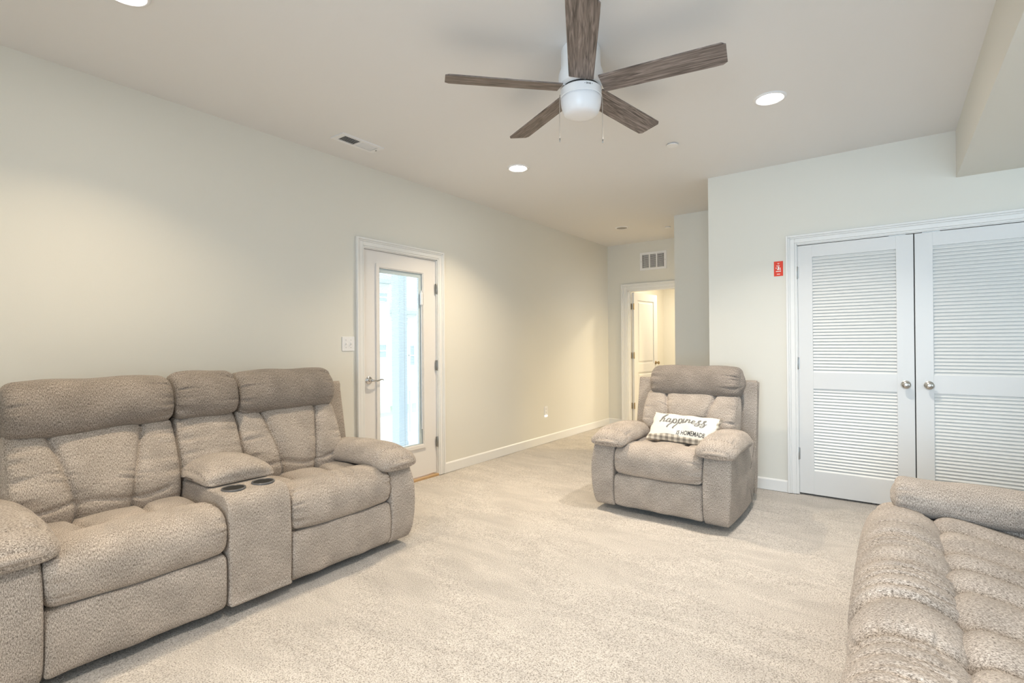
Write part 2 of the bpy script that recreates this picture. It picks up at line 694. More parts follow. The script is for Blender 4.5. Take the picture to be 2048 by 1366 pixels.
# ------------------------------------------------------------------ ROOM (left wall x = -3.49, closet wall y = 4.76)
XL, YC, Y2, YE, H = -3.49, 4.76, 5.91, 7.17, 2.74
XR, YB = 3.6, -2.5
XN, X2 = -1.314, -2.02        # ends of the closet wall and of the wall piece behind it
TW = 0.12


def wall_with_holes(name, ax, p0, p1, lo, hi, zlo, zhi, holes, mat):
    """wall slab across axis ax between p0,p1, running lo..hi, with rectangular holes (a0,a1,z0,z1)"""
    mb = MB()
    cuts = sorted({lo, hi, *[h[0] for h in holes], *[h[1] for h in holes]})
    for a, b in zip(cuts, cuts[1:]):
        segs = [(zlo, zhi)]
        for h in holes:
            if h[0] <= a + 1e-6 and h[1] >= b - 1e-6:
                new = []
                for s0, s1 in segs:
                    if h[2] > s0:
                        new.append((s0, h[2]))
                    if h[3] < s1:
                        new.append((h[3], s1))
                segs = new
        for s0, s1 in segs:
            if ax == 0:
                mb.box((p0, a, s0), (p1, b, s1))
            else:
                mb.box((a, p0, s0), (b, p1, s1))
    bmesh.ops.remove_doubles(mb.bm, verts=mb.bm.verts, dist=1e-5)
    return struct(mb.build(name, mat))


# floor: carpet with a softly uneven pile
nx, ny = 120, 160
gx = np.linspace(XL - 0.02, XR, nx)
gy = np.linspace(YB, 9.6, ny)
XX, YY = np.meshgrid(gx, gy)
ZZ = 0.0015 * np.sin(XX * 5.1 + np.sin(YY * 3.3) * 2) + 0.0015 * np.sin(YY * 6.7 + XX * 2.1)
ZZ -= 0.003
V = np.stack([XX, YY, ZZ], -1).reshape(-1, 3).tolist()
Fc = [(j * nx + i, j * nx + i + 1, (j + 1) * nx + i + 1, (j + 1) * nx + i) for j in range(ny - 1) for i in range(nx - 1)]
me = bpy.data.meshes.new('floor')
me.from_pydata(V, [], Fc)
struct(link('floor', me, M['carpet'], None, True))

mb = MB()
mb.box((XL - TW, YB - TW, H), (XR + TW, YE + 2.6, H + 0.1))
struct(mb.build('ceiling', M['ceil']))

# patio door opening in the left wall
DL0, DL1, DLT = 2.632, 3.484, 2.062
wall_with_holes('wall_left', 0, XL - TW, XL, YB - TW, YE + 2.6, 0, H, [(DL0, DL1, 0, DLT)], M['wall'])
# closet wall
CL0, CL1, CLT = -0.612, 0.905, 2.05
wall_with_holes('wall_closet', 1, YC, YC + TW, XN, XR, 0, H, [(CL0, CL1, 0, CLT)], M['wall'])
struct(MB().box((XN, YC + TW, 0), (XN + TW, Y2, H)).build('wall_closet_side', M['wall']))
struct(MB().box((X2, Y2, 0), (XN + TW, Y2 + TW, H)).build('wall_hall_corner', M['wall']))
wall_with_holes('wall_hall_side', 0, X2, X2 + TW, Y2 + TW, YE, 0, H, [(Y2 + TW + 0.06, YE - 0.08, 0, 2.04)], M['wall'])
HD0, HD1, HDT = -3.165, -2.40, 2.035
wall_with_holes('wall_hall_end', 1, YE, YE + TW, XL, X2 + TW, 0, H, [(HD0, HD1, 0, HDT)], M['wall'])
# room behind the hall door
struct(MB().box((XL, YE + 2.4, 0), (-0.6, YE + 2.5, H)).build('wall_far_room', M['wall']))
struct(MB().box((-0.7, YE + TW, 0), (-0.6, YE + 2.4, H)).build('wall_far_room_side', M['wall']))
struct(MB().box((X2 + TW, YE, 0), (-0.6, YE + TW, H)).build('wall_far_room_front', M['wall']))
# walls behind the camera, with windows
wall_with_holes('wall_back', 1, YB - TW, YB, XL, XR, 0, H, [(-0.7, 1.7, 0.5, 2.2)], M['wall'])
wall_with_holes('wall_right', 0, XR, XR + TW, YB - TW, YC + TW, 0, H, [(0.0, 2.4, 0.7, 2.2)], M['wall'])
# closet interior (dark behind louvres)
struct(MB().box((XN + TW, YC + 0.75, 0), (XR, YC + 0.85, H)).build('wall_closet_back', M['wall']))

# dropped soffit on the right
SX, SZ = 0.385, 2.405
struct(MB().box((SX, YB, SZ), (XR, YC, H)).build('ceiling_soffit', M['wall']))


def window(name, ax, p, a0, a1, z0, z1, nmul):
    t = MB()
    t.frame(ax, p - 0.10, p - 0.02, (a0, z0, a1, z1), (a0 + 0.05, z0 + 0.05, a1 - 0.05, z1 - 0.05))
    t = struct(t.build(name, M['trim']))
    m2 = MB()
    for k in range(1, nmul):
        a = a0 + (a1 - a0) * k / nmul
        if ax == 1:
            m2.box((a - 0.02, p - 0.09, z0 + 0.05), (a + 0.02, p - 0.03, z1 - 0.05))
        else:
            m2.box((p - 0.09, a - 0.02, z0 + 0.05), (p - 0.03, a + 0.02, z1 - 0.05))
    m2.build('mullion', M['trim'], t)
    g = MB()
    if ax == 1:
        g.box((a0 + 0.05, p - 0.065, z0 + 0.05), (a1 - 0.05, p - 0.06, z1 - 0.05))
    else:
        g.box((p - 0.065, a0 + 0.05, z0 + 0.05), (p - 0.06, a1 - 0.05, z1 - 0.05))
    g.build('pane', M['glass'], t)
    return t


window('window_1', 1, YB, -0.7, 1.7, 0.5, 2.2, 3)
window('window_2', 0, XR + TW, 0.0, 2.4, 0.7, 2.2, 3)

# ------------------------------------------------------------------ baseboards


def baseboard(name, ax, p, sgn, a0, a1, hgt=0.097):
    th = 0.014 * sgn
    poly = [(p, 0), (p + th, 0), (p + th, hgt - 0.012), (p + th * 0.75, hgt - 0.006), (p + th * 0.35, hgt), (p, hgt)]
    mb = MB()
    if ax == 0:      # wall plane x=p, runs along y -> profile in (x,z)
        mb.prism(poly, 1, a0, a1)
    else:            # wall plane y=p, runs along x -> profile in (y,z)
        mb.prism(poly, 0, a0, a1)
    return struct(mb.build(name, M['trim']))


baseboard('baseboard_left', 0, XL, 1, YB, 2.548)
baseboard('baseboard_left_hall', 0, XL, 1, 3.568, YE)
baseboard('baseboard_hall_end', 1, YE, -1, XL + 0.014, -3.27)
baseboard('baseboard_closet', 1, YC, -1, XN, -0.692)
baseboard('baseboard_hall_corner', 1, Y2, -1, X2, XN)
baseboard('baseboard_closet_right', 1, YC, -1, 0.99, XR)
baseboard('baseboard_back', 1, YB, 1, XL, XR)
baseboard('baseboard_far_room', 1, YE + 2.4, -1, XL, -0.7)


def casing(name, ax, p, sgn, i0, i1, top, wd=0.078):
    """moulded casing on three sides of an opening i0..i1; profile steps: thin inner bead, flat, thick outer band"""
    mb = MB()
    strips = [(0.0, 0.18, 0.012), (0.18, 0.62, 0.016), (0.62, 0.78, 0.021), (0.78, 1.0, 0.027)]
    for f0, f1, t in strips:
        o0, o1 = wd * f0, wd * f1
        for (a0, z0, a1, z1) in ((i0 - o1, 0, i0 - o0, top + o1), (i1 + o0, 0, i1 + o1, top + o1), (i0 - o0, top + o0, i1 + o0, top + o1)):
            q0, q1 = (p, p + sgn * t) if sgn > 0 else (p + sgn * t, p)
            bv = min(0.003, (o1 - o0) * 0.3)
            if ax == 0:
                mb.box((q0, a0, z0), (q1, a1, z1), bv, 1)
            else:
                mb.box((a0, q0, z0), (a1, q1, z1), bv, 1)
    return struct(mb.build(name, M['trim']))


casing('trim_1', 0, XL, 1, DL0, DL1, DLT)
casing('trim_2', 1, YC, -1, CL0, CL1, CLT)
casing('trim_3', 1, YE, -1, HD0, HD1, HDT, 0.10)
# door linings (jambs)
mb = MB()
mb.box((XL - TW, DL0, 0), (XL, DL0 + 0.006, DLT)).box((XL - TW, DL1 - 0.006, 0), (XL, DL1, DLT)).box((XL - TW, DL0, DLT - 0.006), (XL, DL1, DLT))
struct(mb.build('trim_4', M['trim']))
mb = MB()
mb.box((CL0, YC, 0), (CL0 + 0.005, YC + TW, CLT)).box((CL1 - 0.005, YC, 0), (CL1, YC + TW, CLT)).box((CL0, YC, CLT - 0.005), (CL1, YC + TW, CLT))
struct(mb.build('trim_5', M['trim']))
mb = MB()
mb.box((HD0, YE, 0), (HD0 + 0.012, YE + TW, HDT)).box((HD1 - 0.012, YE, 0), (HD1, YE + TW, HDT)).box((HD0, YE, HDT - 0.012), (HD1, YE + TW, HDT))
mb.box((HD0 + 0.012, YE + 0.03, 0), (HD0 + 0.024, YE + 0.075, HDT - 0.012))
struct(mb.build('trim_6', M['trim']))
struct(MB().box((XL - TW - 0.05, DL0, -0.02), (XL + 0.012, DL1, 0.016), 0.004, 2).build('trim_7', M['oak']))

# ------------------------------------------------------------------ patio door with blinds between the panes
d1 = empty('door_1', (XL - 0.018, DL0, 0.0))
struct(d1)
W1 = DL1 - DL0
G0, G1, GZ0, GZ1 = 2.79 - DL0, 3.315 - DL0, 0.312, 1.925     # cut-out in the leaf
mb = MB()
mb.frame(0, -0.045, 0.0, (0.008, 0.030, W1 - 0.008, DLT - 0.009), (G0, GZ0, G1, GZ1))
mb.build('door_leaf', M['edoor'], d1)
mb = MB()
mb.frame(0, -0.002, 0.014, (G0 - 0.022, GZ0 - 0.022, G1 + 0.022, GZ1 + 0.022), (G0 + 0.006, GZ0 + 0.006, G1 - 0.006, GZ1 - 0.006))
mb.frame(0, -0.002, 0.008, (G0 + 0.006, GZ0 + 0.006, G1 - 0.006, GZ1 - 0.006), (G0 + 0.014, GZ0 + 0.014, G1 - 0.014, GZ1 - 0.014))
lite = mb.build('glazing_frame', M['edoor'], d1)
MB().frame(0, -0.030, -0.008, (G0, GZ0, G1, GZ1), (G0 + 0.028, GZ0 + 0.02, G1 - 0.048, GZ1 - 0.052)).build('blind_cassette', M['vinyl'], d1)
MB().box((-0.006, G0 + 0.01, GZ0 + 0.01), (-0.002, G1 - 0.01, GZ1 - 0.01)).build('pane', M['glass'], d1)
MB().box((-0.042, G0, GZ0), (-0.038, G1, GZ1)).build('pane', M['glass'], d1)
mb = MB()
z = GZ0 + 0.03
while z < GZ1 - 0.055:
    c = Matrix.Translation((-0.021, 0, z)) @ Matrix.Rotation(math.radians(-9), 4, 'Y')
    mb.box((-0.0055, G0 + 0.03, -0.0004), (0.0055, G1 - 0.05, 0.0004), M4=c)
    z += 0.0115
sl = mb.build('blind_slats', M['slat'], d1)
sl['kind'] = 'stuff'
mb = MB()
mb.tube([(-0.013, 3.098 - DL0, GZ0 + 0.02), (-0.013, 3.098 - DL0, GZ1 - 0.05)], 0.0011, 5)
mb.build('ladder_cord', M['steel'], d1)
# tilt slider and its rail
MB().box((0.0, G1 - 0.030, GZ0 + 0.15), (0.010, G1 - 0.020, GZ1 - 0.17), 0.002, 1).build('slider_rail', M['vinyl'], d1)
MB().box((0.004, G1 - 0.045, 1.62), (0.022, G1 - 0.016, 1.735), 0.004, 2).build('blind_slider', M['vinyl'], d1)
# lever
lev = MB()
lev.lathe([(0, 0), (0.033, 0), (0.033, 0.006), (0.026, 0.013), (0.013, 0.016), (0.011, 0.045), (0, 0.048)], (0, 0.06, 0.955), 'X', 28)
kn = lev.build('door_lever', M['chrome'], d1, angle=35)
pts = [(0.042, 0.06, 0.955), (0.046, 0.085, 0.951), (0.047, 0.11, 0.948), (0.046, 0.135, 0.953), (0.044, 0.155, 0.958), (0.043, 0.175, 0.956), (0.040, 0.188, 0.950)]
MB().tube(pts, [0.010, 0.009, 0.008, 0.007, 0.006, 0.005, 0.003], 12).build('lever_arm', M['chrome'], kn, smooth=True)
MB().box((-0.02, 0.003, 0.925), (0.001, 0.0085, 0.985)).build('latch_plate', M['steel'], d1)


def hinge(parent, x, y, z, ax, hgt=0.095):
    mb = MB()
    if ax == 0:
        mb.lathe([(0, -hgt / 2 - 0.004), (0.0045, -hgt / 2 - 0.003), (0.0065, -hgt / 2), (0.0065, hgt / 2), (0.0045, hgt / 2 + 0.003), (0, hgt / 2 + 0.004)], (x + 0.005, y, z), 'Z', 12)
        mb.box((x - 0.004, y - 0.015, z - hgt / 2), (x + 0.001, y + 0.015, z + hgt / 2))
    else:
        mb.lathe([(0, -hgt / 2 - 0.004), (0.0045, -hgt / 2 - 0.003), (0.0065, -hgt / 2), (0.0065, hgt / 2), (0.0045, hgt / 2 + 0.003), (0, hgt / 2 + 0.004)], (x, y - 0.005, z), 'Z', 12)
        mb.box((x - 0.013, y - 0.001, z - hgt / 2), (x + 0.013, y + 0.004, z + hgt / 2))
    return mb.build('hinge', M['steel'], parent, angle=40)


for hz in (0.32, 1.052, 1.785):
    hinge(d1, 0.014, W1 - 0.008, hz, 0)

# ------------------------------------------------------------------ closet: two louvred leaves


def louvre_leaf(name, x0, x1, knob_x, hinge_x):
    d = empty(name, (x0, YC + 0.004, 0.0))
    struct(d)
    Wd = x1 - x0
    sw = 0.104
    z0, z1 = 0.012, 2.040
    rails = [(z0, 0.20), (0.87, 1.0), (1.94, z1)]
    mb = MB()
    mb.box((0, 0, z0), (sw, 0.035, z1), 0.002, 1).box((Wd - sw, 0, z0), (Wd, 0.035, z1), 0.002, 1)
    for a, b in rails:
        mb.box((sw - 0.001, 0.0005, a), (Wd - sw + 0.001, 0.0345, b))
    mb.build('door_frame', M['door'], d)
    # one louvre slat, shared
    me = None
    for a, b in ((0.20, 0.87), (1.0, 1.94)):
        n = int(round((b - a) / 0.0252))
        pitch = (b - a) / n
        for k in range(n):
            zc = a + pitch * (k + 0.5)
            if me is None:
                m1 = MB()
                c = Matrix.Rotation(math.radians(-35), 4, 'X')
                m1.box((sw - 0.004, -0.003, -0.0165), (Wd - sw + 0.004, 0.003, 0.0165), 0.002, 1, c)
                o = m1.build('louvre_slat', M['louvre'], d)
                me = o.data
            else:
                o = bpy.data.objects.new('louvre_slat', me)
                COL.objects.link(o)
                o.parent = d
            o.location = (0, 0.0165, zc)
    kb = MB()
    kb.lathe([(0, 0), (0.030, 0), (0.030, -0.006), (0.022, -0.011), (0.012, -0.014), (0.011, -0.030), (0.020, -0.036), (0.0285, -0.046), (0.029, -0.054), (0.024, -0.062), (0.012, -0.066), (0, -0.067)],
             (knob_x - x0, 0, 0.928), 'Y', 32)
    kb.build('knob', M['nickel'], d, angle=50)
    for hz in (0.333, 1.075, 1.82):
        hinge(d, hinge_x - x0, -0.001, hz, 1)
    MB().box((Wd * 0.5 + (0.23 if knob_x > (x0 + x1) / 2 else -0.33), 0.005, z1), (Wd * 0.5 + (0.33 if knob_x > (x0 + x1) / 2 else -0.23), 0.02, z1 + 0.004)).build('ball_catch', M['steel'], d)
    return d


louvre_leaf('door_2', CL0 + 0.006, 0.1435, 0.092, CL0 + 0.001)
louvre_leaf('door_3', 0.1495, CL1 - 0.006, 0.2245, CL1 - 0.001)
struct(MB().box((CL0, YC + 0.05, 0.0), (CL1, YC + 0.055, CLT)).build('closet_shade_sheet', M['dark']))  # dark sheet, stands in for the closet's shade between the slats

# ------------------------------------------------------------------ hall door leaf, standing open into the far room
hd = empty('door_4', (HD0 + 0.03, YE + 0.085, 0.0), math.radians(83.5))
struct(hd)
LW = 0.735
mb = MB()
stile = 0.115
pz = [(0.012, 0.22), (0.80, 0.93), (1.90, 2.015)]
mb.box((0, -0.035, 0.012), (stile, 0, 2.015)).box((LW - stile, -0.035, 0.012), (LW, 0, 2.015))
for a, b in pz:
    mb.box((stile, -0.035, a), (LW - stile, 0, b))
mb.build('door_frame', M['door'], hd)
for a, b in ((0.22, 0.80), (0.93, 1.90)):
    mb = MB()
    mb.box((stile, -0.025, a), (LW - stile, -0.010, b))
    mb.box((stile + 0.03, -0.033, a + 0.03), (LW - stile - 0.03, -0.002, b - 0.03), 0.012, 2)
    mb.build('door_panel', M['door'], hd)
for side in (1, -1):
    kb = MB()
    y0 = 0 if side > 0 else -0.035
    kb.lathe([(0, 0), (0.028, 0), (0.028, 0.006 * side), (0.012, 0.012 * side), (0.011, 0.03 * side), (0.025, 0.042 * side), (0.026, 0.055 * side), (0.015, 0.064 * side), (0, 0.065 * side)],
             (LW - 0.06, y0, 0.93), 'Y', 24)
    kb.build('knob', M['brass'], hd, angle=50)
for hz in (0.30, 1.06, 1.80):
    mb = MB()
    mb.box((-0.028, -0.002, hz - 0.045), (0.002, 0.002, hz + 0.045))
    mb.lathe([(0, -0.05), (0.006, -0.048), (0.006, 0.048), (0, 0.05)], (-0.004, -0.038, hz), 'Z', 10)
    mb.box((-0.026, -0.040, hz - 0.045), (-0.002, -0.036, hz + 0.045))
    mb.build('hinge', M['brass'], hd)

# ------------------------------------------------------------------ ceiling fittings


def recessed(loc, label, lit=True, r=0.088):
    t = empty('recessed_light', loc)
    tag(t, label, 'ceiling light')
    MB().lathe([(r * 0.80, 0.0), (r * 0.80, -0.006), (r * 0.9, -0.009), (r, -0.006), (r + 0.004, 0.0)], n=48).build('trim_ring', M['white'], t, smooth=True)
    MB().lathe([(0, -0.005), (r * 0.5, -0.005), (r * 0.80, -0.004), (r * 0.80, 0.0), (0, 0.0)], n=48).build('lens', M['lamp'] if lit else M['lampoff'], t, smooth=False)
    return t


recessed((-0.575, 3.424, H), 'lit round recessed ceiling light right of the fan, near the louvred doors')
recessed((-2.513, 3.476, H), 'lit round recessed ceiling light between the fan and the patio door')
recessed((-2.560, 0.738, H), 'lit recessed ceiling light cut off by the top edge of the photo')
recessed((-2.767, 6.11, H), 'small unlit round recessed light with grey lens in the hall ceiling', False, 0.082)
recessed((-0.575, 0.772, H), 'lit recessed ceiling light above the camera, outside the photo')


def disc(name, loc, r, label):
    o = MB().lathe([(0, -0.013), (r * 0.93, -0.013), (r, -0.010), (r, -0.008), (r * 0.72, -0.007), (r * 0.72, 0.0), (0, 0.0)], n=36).build(name, M['white'], None, angle=40)
    o.location = (loc[0], loc[1], loc[2])
    tag(o, label, 'sprinkler cover')
    return o


disc('sprinkler_cover', (-1.296, 3.77, H), 0.042, 'flat round white sprinkler cover plate on the ceiling between fan and louvred doors')
disc('sprinkler_cover', (-2.278, 6.428, H), 0.040, 'small round sprinkler cover plate on the hall ceiling near the white return grille')

# ceiling register near the left wall
cv = empty('ceiling_register', (-3.125, 2.318, H))
tag(cv, 'rectangular white ceiling air register with two banks of louvres, one dark, near left wall', 'air vent')
MB().frame(2, -0.008, 0.0, (-0.072, -0.180, 0.072, 0.180), (-0.046, -0.143, 0.046, 0.143)).build('frame', M['white'], cv)
MB().box((-0.046, -0.008, -0.007), (0.046, 0.008, 0.0)).build('centre_bar', M['white'], cv)
MB().box((-0.046, -0.143, -0.0015), (0.046, 0.143, -0.0005)).build('duct_shadow', M['dark'], cv)
for k in range(20):
    b = 0 if k < 10 else 1
    yy = (-0.134 + (k % 10) * 0.0132) if b == 0 else (0.016 + (k % 10) * 0.0132)
    ang = 38 if b == 0 else -38
    m1 = MB().box((-0.046, -0.0045, -0.0006), (0.046, 0.0045, 0.0006), M4=Matrix.Rotation(math.radians(ang), 4, 'X'))
    o = m1.build('louvre', M['white'], cv)
    o.location = (0, yy, -0.005)
MB().box((-0.006, 0.158, -0.014), (0.006, 0.166, -0.006), 0.001, 1).build('damper_lever', M['steel'], cv)

# return grille over the hall door
rv = empty('return_grille', (-2.762, YE, 2.448))
tag(rv, 'white wall return air grille in three columns above the hall door', 'air vent')
MB().frame(1, -0.010, 0.0, (-0.200, -0.130, 0.200, 0.130), (-0.162, -0.098, 0.162, 0.098)).build('frame', M['white'], rv)
MB().box((-0.162, -0.0015, -0.098), (0.162, -0.0005, 0.098)).build('duct_shadow', M['dark'], rv)
for cx in (-0.054, 0.054):
    MB().box((cx - 0.009, -0.010, -0.098), (cx + 0.009, -0.001, 0.098)).build('divider', M['white'], rv)
for c in (-0.108, 0.0, 0.108):
    me2 = None
    for k in range(13):
        zz = -0.090 + k * 0.015
        m1 = MB().box((-0.046, -0.0055, -0.0008), (0.046, 0.0055, 0.0008), M4=Matrix.Rotation(math.radians(52), 4, 'X'))
        o = m1.build('louvre', M['white'], rv)
        o.location = (c, -0.006, zz)
for sx in (-0.18, 0.18):
    MB().lathe([(0, -0.0115), (0.004, -0.011), (0.005, -0.010)], (sx, 0, 0), 'Y', 10).build('screw', M['steel'], rv)

# ------------------------------------------------------------------ ceiling fan
fx, fy, fz = -1.240, 2.262, 2.532
fan = empty('ceiling_fan', (fx, fy, H))
tag(fan, 'white flush mount ceiling fan with five greyed wood blades and two pull chains', 'ceiling fan')
zb = fz - H
MB().lathe([(0, 0), (0.092, 0), (0.098, -0.015), (0.100, -0.10), (0.112, -0.135), (0.112, zb + 0.040), (0.108, zb + 0.02), (0.095, zb + 0.010), (0.0, zb + 0.010)], n=48).build('motor_housing', M['white'], fan, angle=40)
MB().lathe([(0, zb + 0.01), (0.090, zb + 0.01), (0.090, zb - 0.004), (0, zb - 0.004)], n=40).build('hub_gap', M['black'], fan, angle=40)
MB().lathe([(0, zb - 0.002), (0.098, zb - 0.002), (0.103, zb - 0.006), (0.103, zb - 0.042), (0.100, zb - 0.045), (0.0, zb - 0.045)], n=56).build('light_collar', M['white'], fan, angle=35)
MB().lathe([(0.097, zb - 0.044), (0.102, zb - 0.048), (0.102, zb - 0.060), (0.099, zb - 0.083), (0.093, zb - 0.105), (0.085, zb - 0.121), (0.074, zb - 0.130), (0.05, zb - 0.135), (0, zb - 0.137)], n=56).build('light_bowl', M['frost'], fan, smooth=True)


def blade_mesh():
    L0, L1 = 0.108, 0.680
    nl, nw = 30, 9
    verts, faces, uvs = [], [], []
    for side, zz in ((0, -0.003), (1, 0.003)):
        for i in range(nl + 1):
            f = i / nl
            x = L0 + (L1 - L0) * f
            hw = (0.0605 + 0.0075 * min(1, f * 1.15))
            rc = 0.014
            dx = L1 - x
            if dx < rc:
                hw -= rc - math.sqrt(max(0, rc * rc - (rc - dx) ** 2))
            for j in range(nw + 1):
                g = -1 + 2 * j / nw
                verts.append((x, g * hw, zz))
    n = nw + 1
    tot = (nl + 1) * n
    for s in (0, 1):
        for i in range(nl):
            for j in range(nw):
                a = s * tot + i * n + j
                q = (a, a + 1, a + n + 1, a + n)
                faces.append(q if s else q[::-1])
    for i in range(nl):
        for j in (0, nw):
            a = i * n + j
            q = (a, a + n, a + n + tot, a + tot)
            faces.append(q if j == 0 else q[::-1])
    for j in range(nw):
        for i in (0, nl):
            a = i * n + j
            q = (a, a + 1, a + 1 + tot, a + tot)
            faces.append(q if i else q[::-1])
    me = bpy.data.meshes.new('blade')
    me.from_pydata(verts, [], faces)
    uvl = me.uv_layers.new(name='UVMap')
    for lp in me.loops:
        v = verts[lp.vertex_index]
        uvl.data[lp.index].uv = (v[0], v[1])
    me.materials.append(M['wood'])
    return me


for k in range(5):
    bme = blade_mesh()
    for lp in bme.uv_layers[0].data:
        lp.uv = (lp.uv[0] + k * 3.1, lp.uv[1] + k * 1.7)
    o = bpy.data.objects.new('blade', bme)
    COL.objects.link(o)
    o.parent = fan
    a = math.radians(9.8 + 72 * k + (1.8 if k == 4 else 0))
    o.matrix_local = Matrix.Translation((0, 0, zb + 0.006)) @ Matrix.Rotation(a, 4, 'Z') @ Matrix.Rotation(math.radians(-12), 4, 'X')
    br = MB().box((0.075, -0.022, 0.004), (0.17, 0.022, 0.009), 0.002, 1).build('bracket', M['white'], o)
for sgn, ln in ((-1, 0.255), (1, 0.262)):
    px, py = 0.8018 * 0.106 * sgn, 0.5975 * 0.106 * sgn
    c = MB()
    c.tube([(px * 0.95, py * 0.95, zb - 0.022), (px, py, zb - 0.026), (px * 1.02, py * 1.02, zb - 0.04), (px * 1.02, py * 1.02, zb - ln)], 0.0018, 6)
    ch = c.build('pull_chain', M['nickel'], fan)
    MB().lathe([(0, 0.012), (0.003, 0.010), (0.0035, -0.006), (0, -0.010)], (px * 1.02, py * 1.02, zb - ln), 'Z', 10).build('chain_weight', M['steel'], ch, smooth=True)
# small printed mark on the collar, facing the room
vx, vy = 0.5975, -0.8018
mk = MB()
for off, wd, hh in ((-0.020, 0.003, 0.003), (-0.011, 0.004, 0.008), (-0.005, 0.005, 0.005), (0.002, 0.005, 0.006), (0.008, 0.004, 0.008), (0.017, 0.003, 0.003)):
    ang = math.atan2(vy, vx) + 0.25 + off / 0.1035
    mm = Matrix.Rotation(ang, 4, 'Z') @ Matrix.Translation((0.1032, 0, zb - 0.017))
    mk.box((-0.0005, -wd / 2, -hh / 2), (0.0005, wd / 2, hh / 2), M4=mm)
mk.build('printed_mark', M['ink'], fan)

# ------------------------------------------------------------------ wall fittings
sw = empty('light_switch_plate', (XL, 2.480, 1.262))
tag(sw, 'white two-gang toggle switch plate on the wall left of the patio door', 'light switch')
MB().box((0, -0.058, -0.058), (0.006, 0.058, 0.058), 0.003, 2).build('plate', M['white'], sw)
for yy in (-0.023, 0.023):
    t = MB().box((0.004, yy - 0.005, -0.012), (0.0075, yy + 0.005, 0.012)).build('toggle_slot', M['trim'], sw)
    MB().box((0.0, -0.0035, -0.006), (0.014, 0.0035, 0.004), 0.001, 1, Matrix.Translation((0.006, yy, 0.0)) @ Matrix.Rotation(math.radians(-25), 4, 'Y')).build('toggle', M['white'], t)
    for zz in (-0.03, 0.03):
        MB().lathe([(0, 0.0072), (0.0025, 0.007), (0.003, 0.006)], (0, yy, zz), 'X', 10).build('screw', M['steel'], sw)

ol = empty('wall_outlet', (XL, 5.385, 0.405))
tag(ol, 'white duplex outlet plate with a glowing night light low on the left hall wall', 'outlet')
MB().box((0, -0.036, -0.058), (0.006, 0.036, 0.058), 0.003, 2).build('plate', M['white'], ol)
for zz in (-0.020, 0.020):
    t = MB().box((0.004, -0.015, zz - 0.013), (0.008, 0.015, zz + 0.013), 0.002, 1).build('socket', M['trim'], ol)
    MB().box((0.0075, -0.008, zz - 0.004), (0.0083, -0.006, zz + 0.006)).box((0.0075, 0.006, zz - 0.004), (0.0083, 0.008, zz + 0.006)).build('slot', M['dark'], t)
MB().box((0.002, -0.028, -0.075), (0.008, 0.028, -0.056), 0.002, 1).build('night_light', M['glow'], ol)

sg = empty('red_sign', (-0.747, YC, 1.866))
tag(sg, 'small red rectangular safety sign with white markings beside the louvred closet doors', 'sign')
MB().box((-0.034, -0.003, -0.062), (0.034, 0, 0.062), 0.0008, 1).build('plate', M['red'], sg)
pr = MB()
for (a, b, wd, hh) in ((0, 0.044, 0.014, 0.005), (0, 0.033, 0.004, 0.003), (-0.003, 0.024, 0.026, 0.005), (-0.017, 0.006, 0.005, 0.012), (0.0, 0.003, 0.011, 0.028), (0.013, 0.0, 0.005, 0.018), (-0.008, -0.006, 0.004, 0.008), (0.014, -0.010, 0.010, 0.003), (0, -0.022, 0.038, 0.006), (0, -0.046, 0.024, 0.005)):
    pr.box((a - wd / 2, -0.0035, b - hh / 2), (a + wd / 2, -0.0028, b + hh / 2))
pr.build('printed_markings', M['print'], sg)

# ------------------------------------------------------------------ UPHOLSTERY
FB = M['fabric']


def seat_front(parent, x0, x1, seed, zt=0.515, zc=0.295, creases=(), gends=(1, 1), yshift=0.0):
    """bulging front of a recliner seat with the gathered ends"""
    k = zt - 0.515
    prof = [(0.12, zc + 0.02), (0.05, zc + 0.0), (0.0, zc + 0.02), (-0.022, zc + 0.07), (-0.022, 0.43 + k), (0.0, 0.475 + k), (0.05, 0.507 + k),
            (0.12, 0.515 + k), (0.20, 0.507 + k), (0.265, 0.475 + k), (0.28, 0.42), (0.24, 0.34)]
    prof = [(a + yshift, b) for a, b in prof]

    def disp(t, s, y, z):
        d = 0.012 * (1 - (2 * (s - x0) / (x1 - x0) - 1) ** 2) * np.ones_like(t)
        for cx, dr, y0, y1, wd, dp in creases:
            line = cx + dr * (y - 0.1)
            env = np.clip((y - y0) / 0.03, 0, 1) * np.clip((y1 - y) / 0.04, 0, 1) * (z > 0.36)
            d = d - dp * groove(s, line, wd) * env + dp * 0.6 * groove(s, line + wd * 2, wd * 1.2) * env
        return d
    return loft('seat_cushion', prof, 0, x0 + 0.003, x1 - 0.003, 0.034, FB, parent, n=190, step=0.006, gather=0.021, glen=0.040, gper=60, gends=gends, disp=disp, seed=seed)


def seat_rear(parent, x0, x1, seed, zt=0.47, y1=0.68):
    prof = [(0.22, 0.36), (0.22, zt - 0.03), (0.26, zt), (0.38, zt + 0.012), (0.52, zt + 0.004), (y1 - 0.02, zt - 0.01), (y1, 0.40), (0.5, 0.34)]
    xs = [x0 + (x1 - x0) * 0.30, x0 + (x1 - x0) * 0.70]

    def disp(t, s, y, z):
        d = np.zeros(np.broadcast(t, s).shape)
        for c in xs:
            d = d - 0.020 * groove(s, c + (y - 0.4) * 0.10 * (1 if c == xs[1] else -1), 0.012)
        edges = [x0, xs[0], xs[1], x1]
        for a, b in zip(edges, edges[1:]):
            u = np.clip((s - a) / (b - a), 0, 1)
            d = d + 0.018 * np.sin(PI * u) ** 0.6
        return d * (z > 0.40)
    return loft('seat_pad', prof, 0, x0 + 0.004, x1 - 0.004, 0.025, FB, parent, n=110, step=0.008, disp=disp, seed=seed)


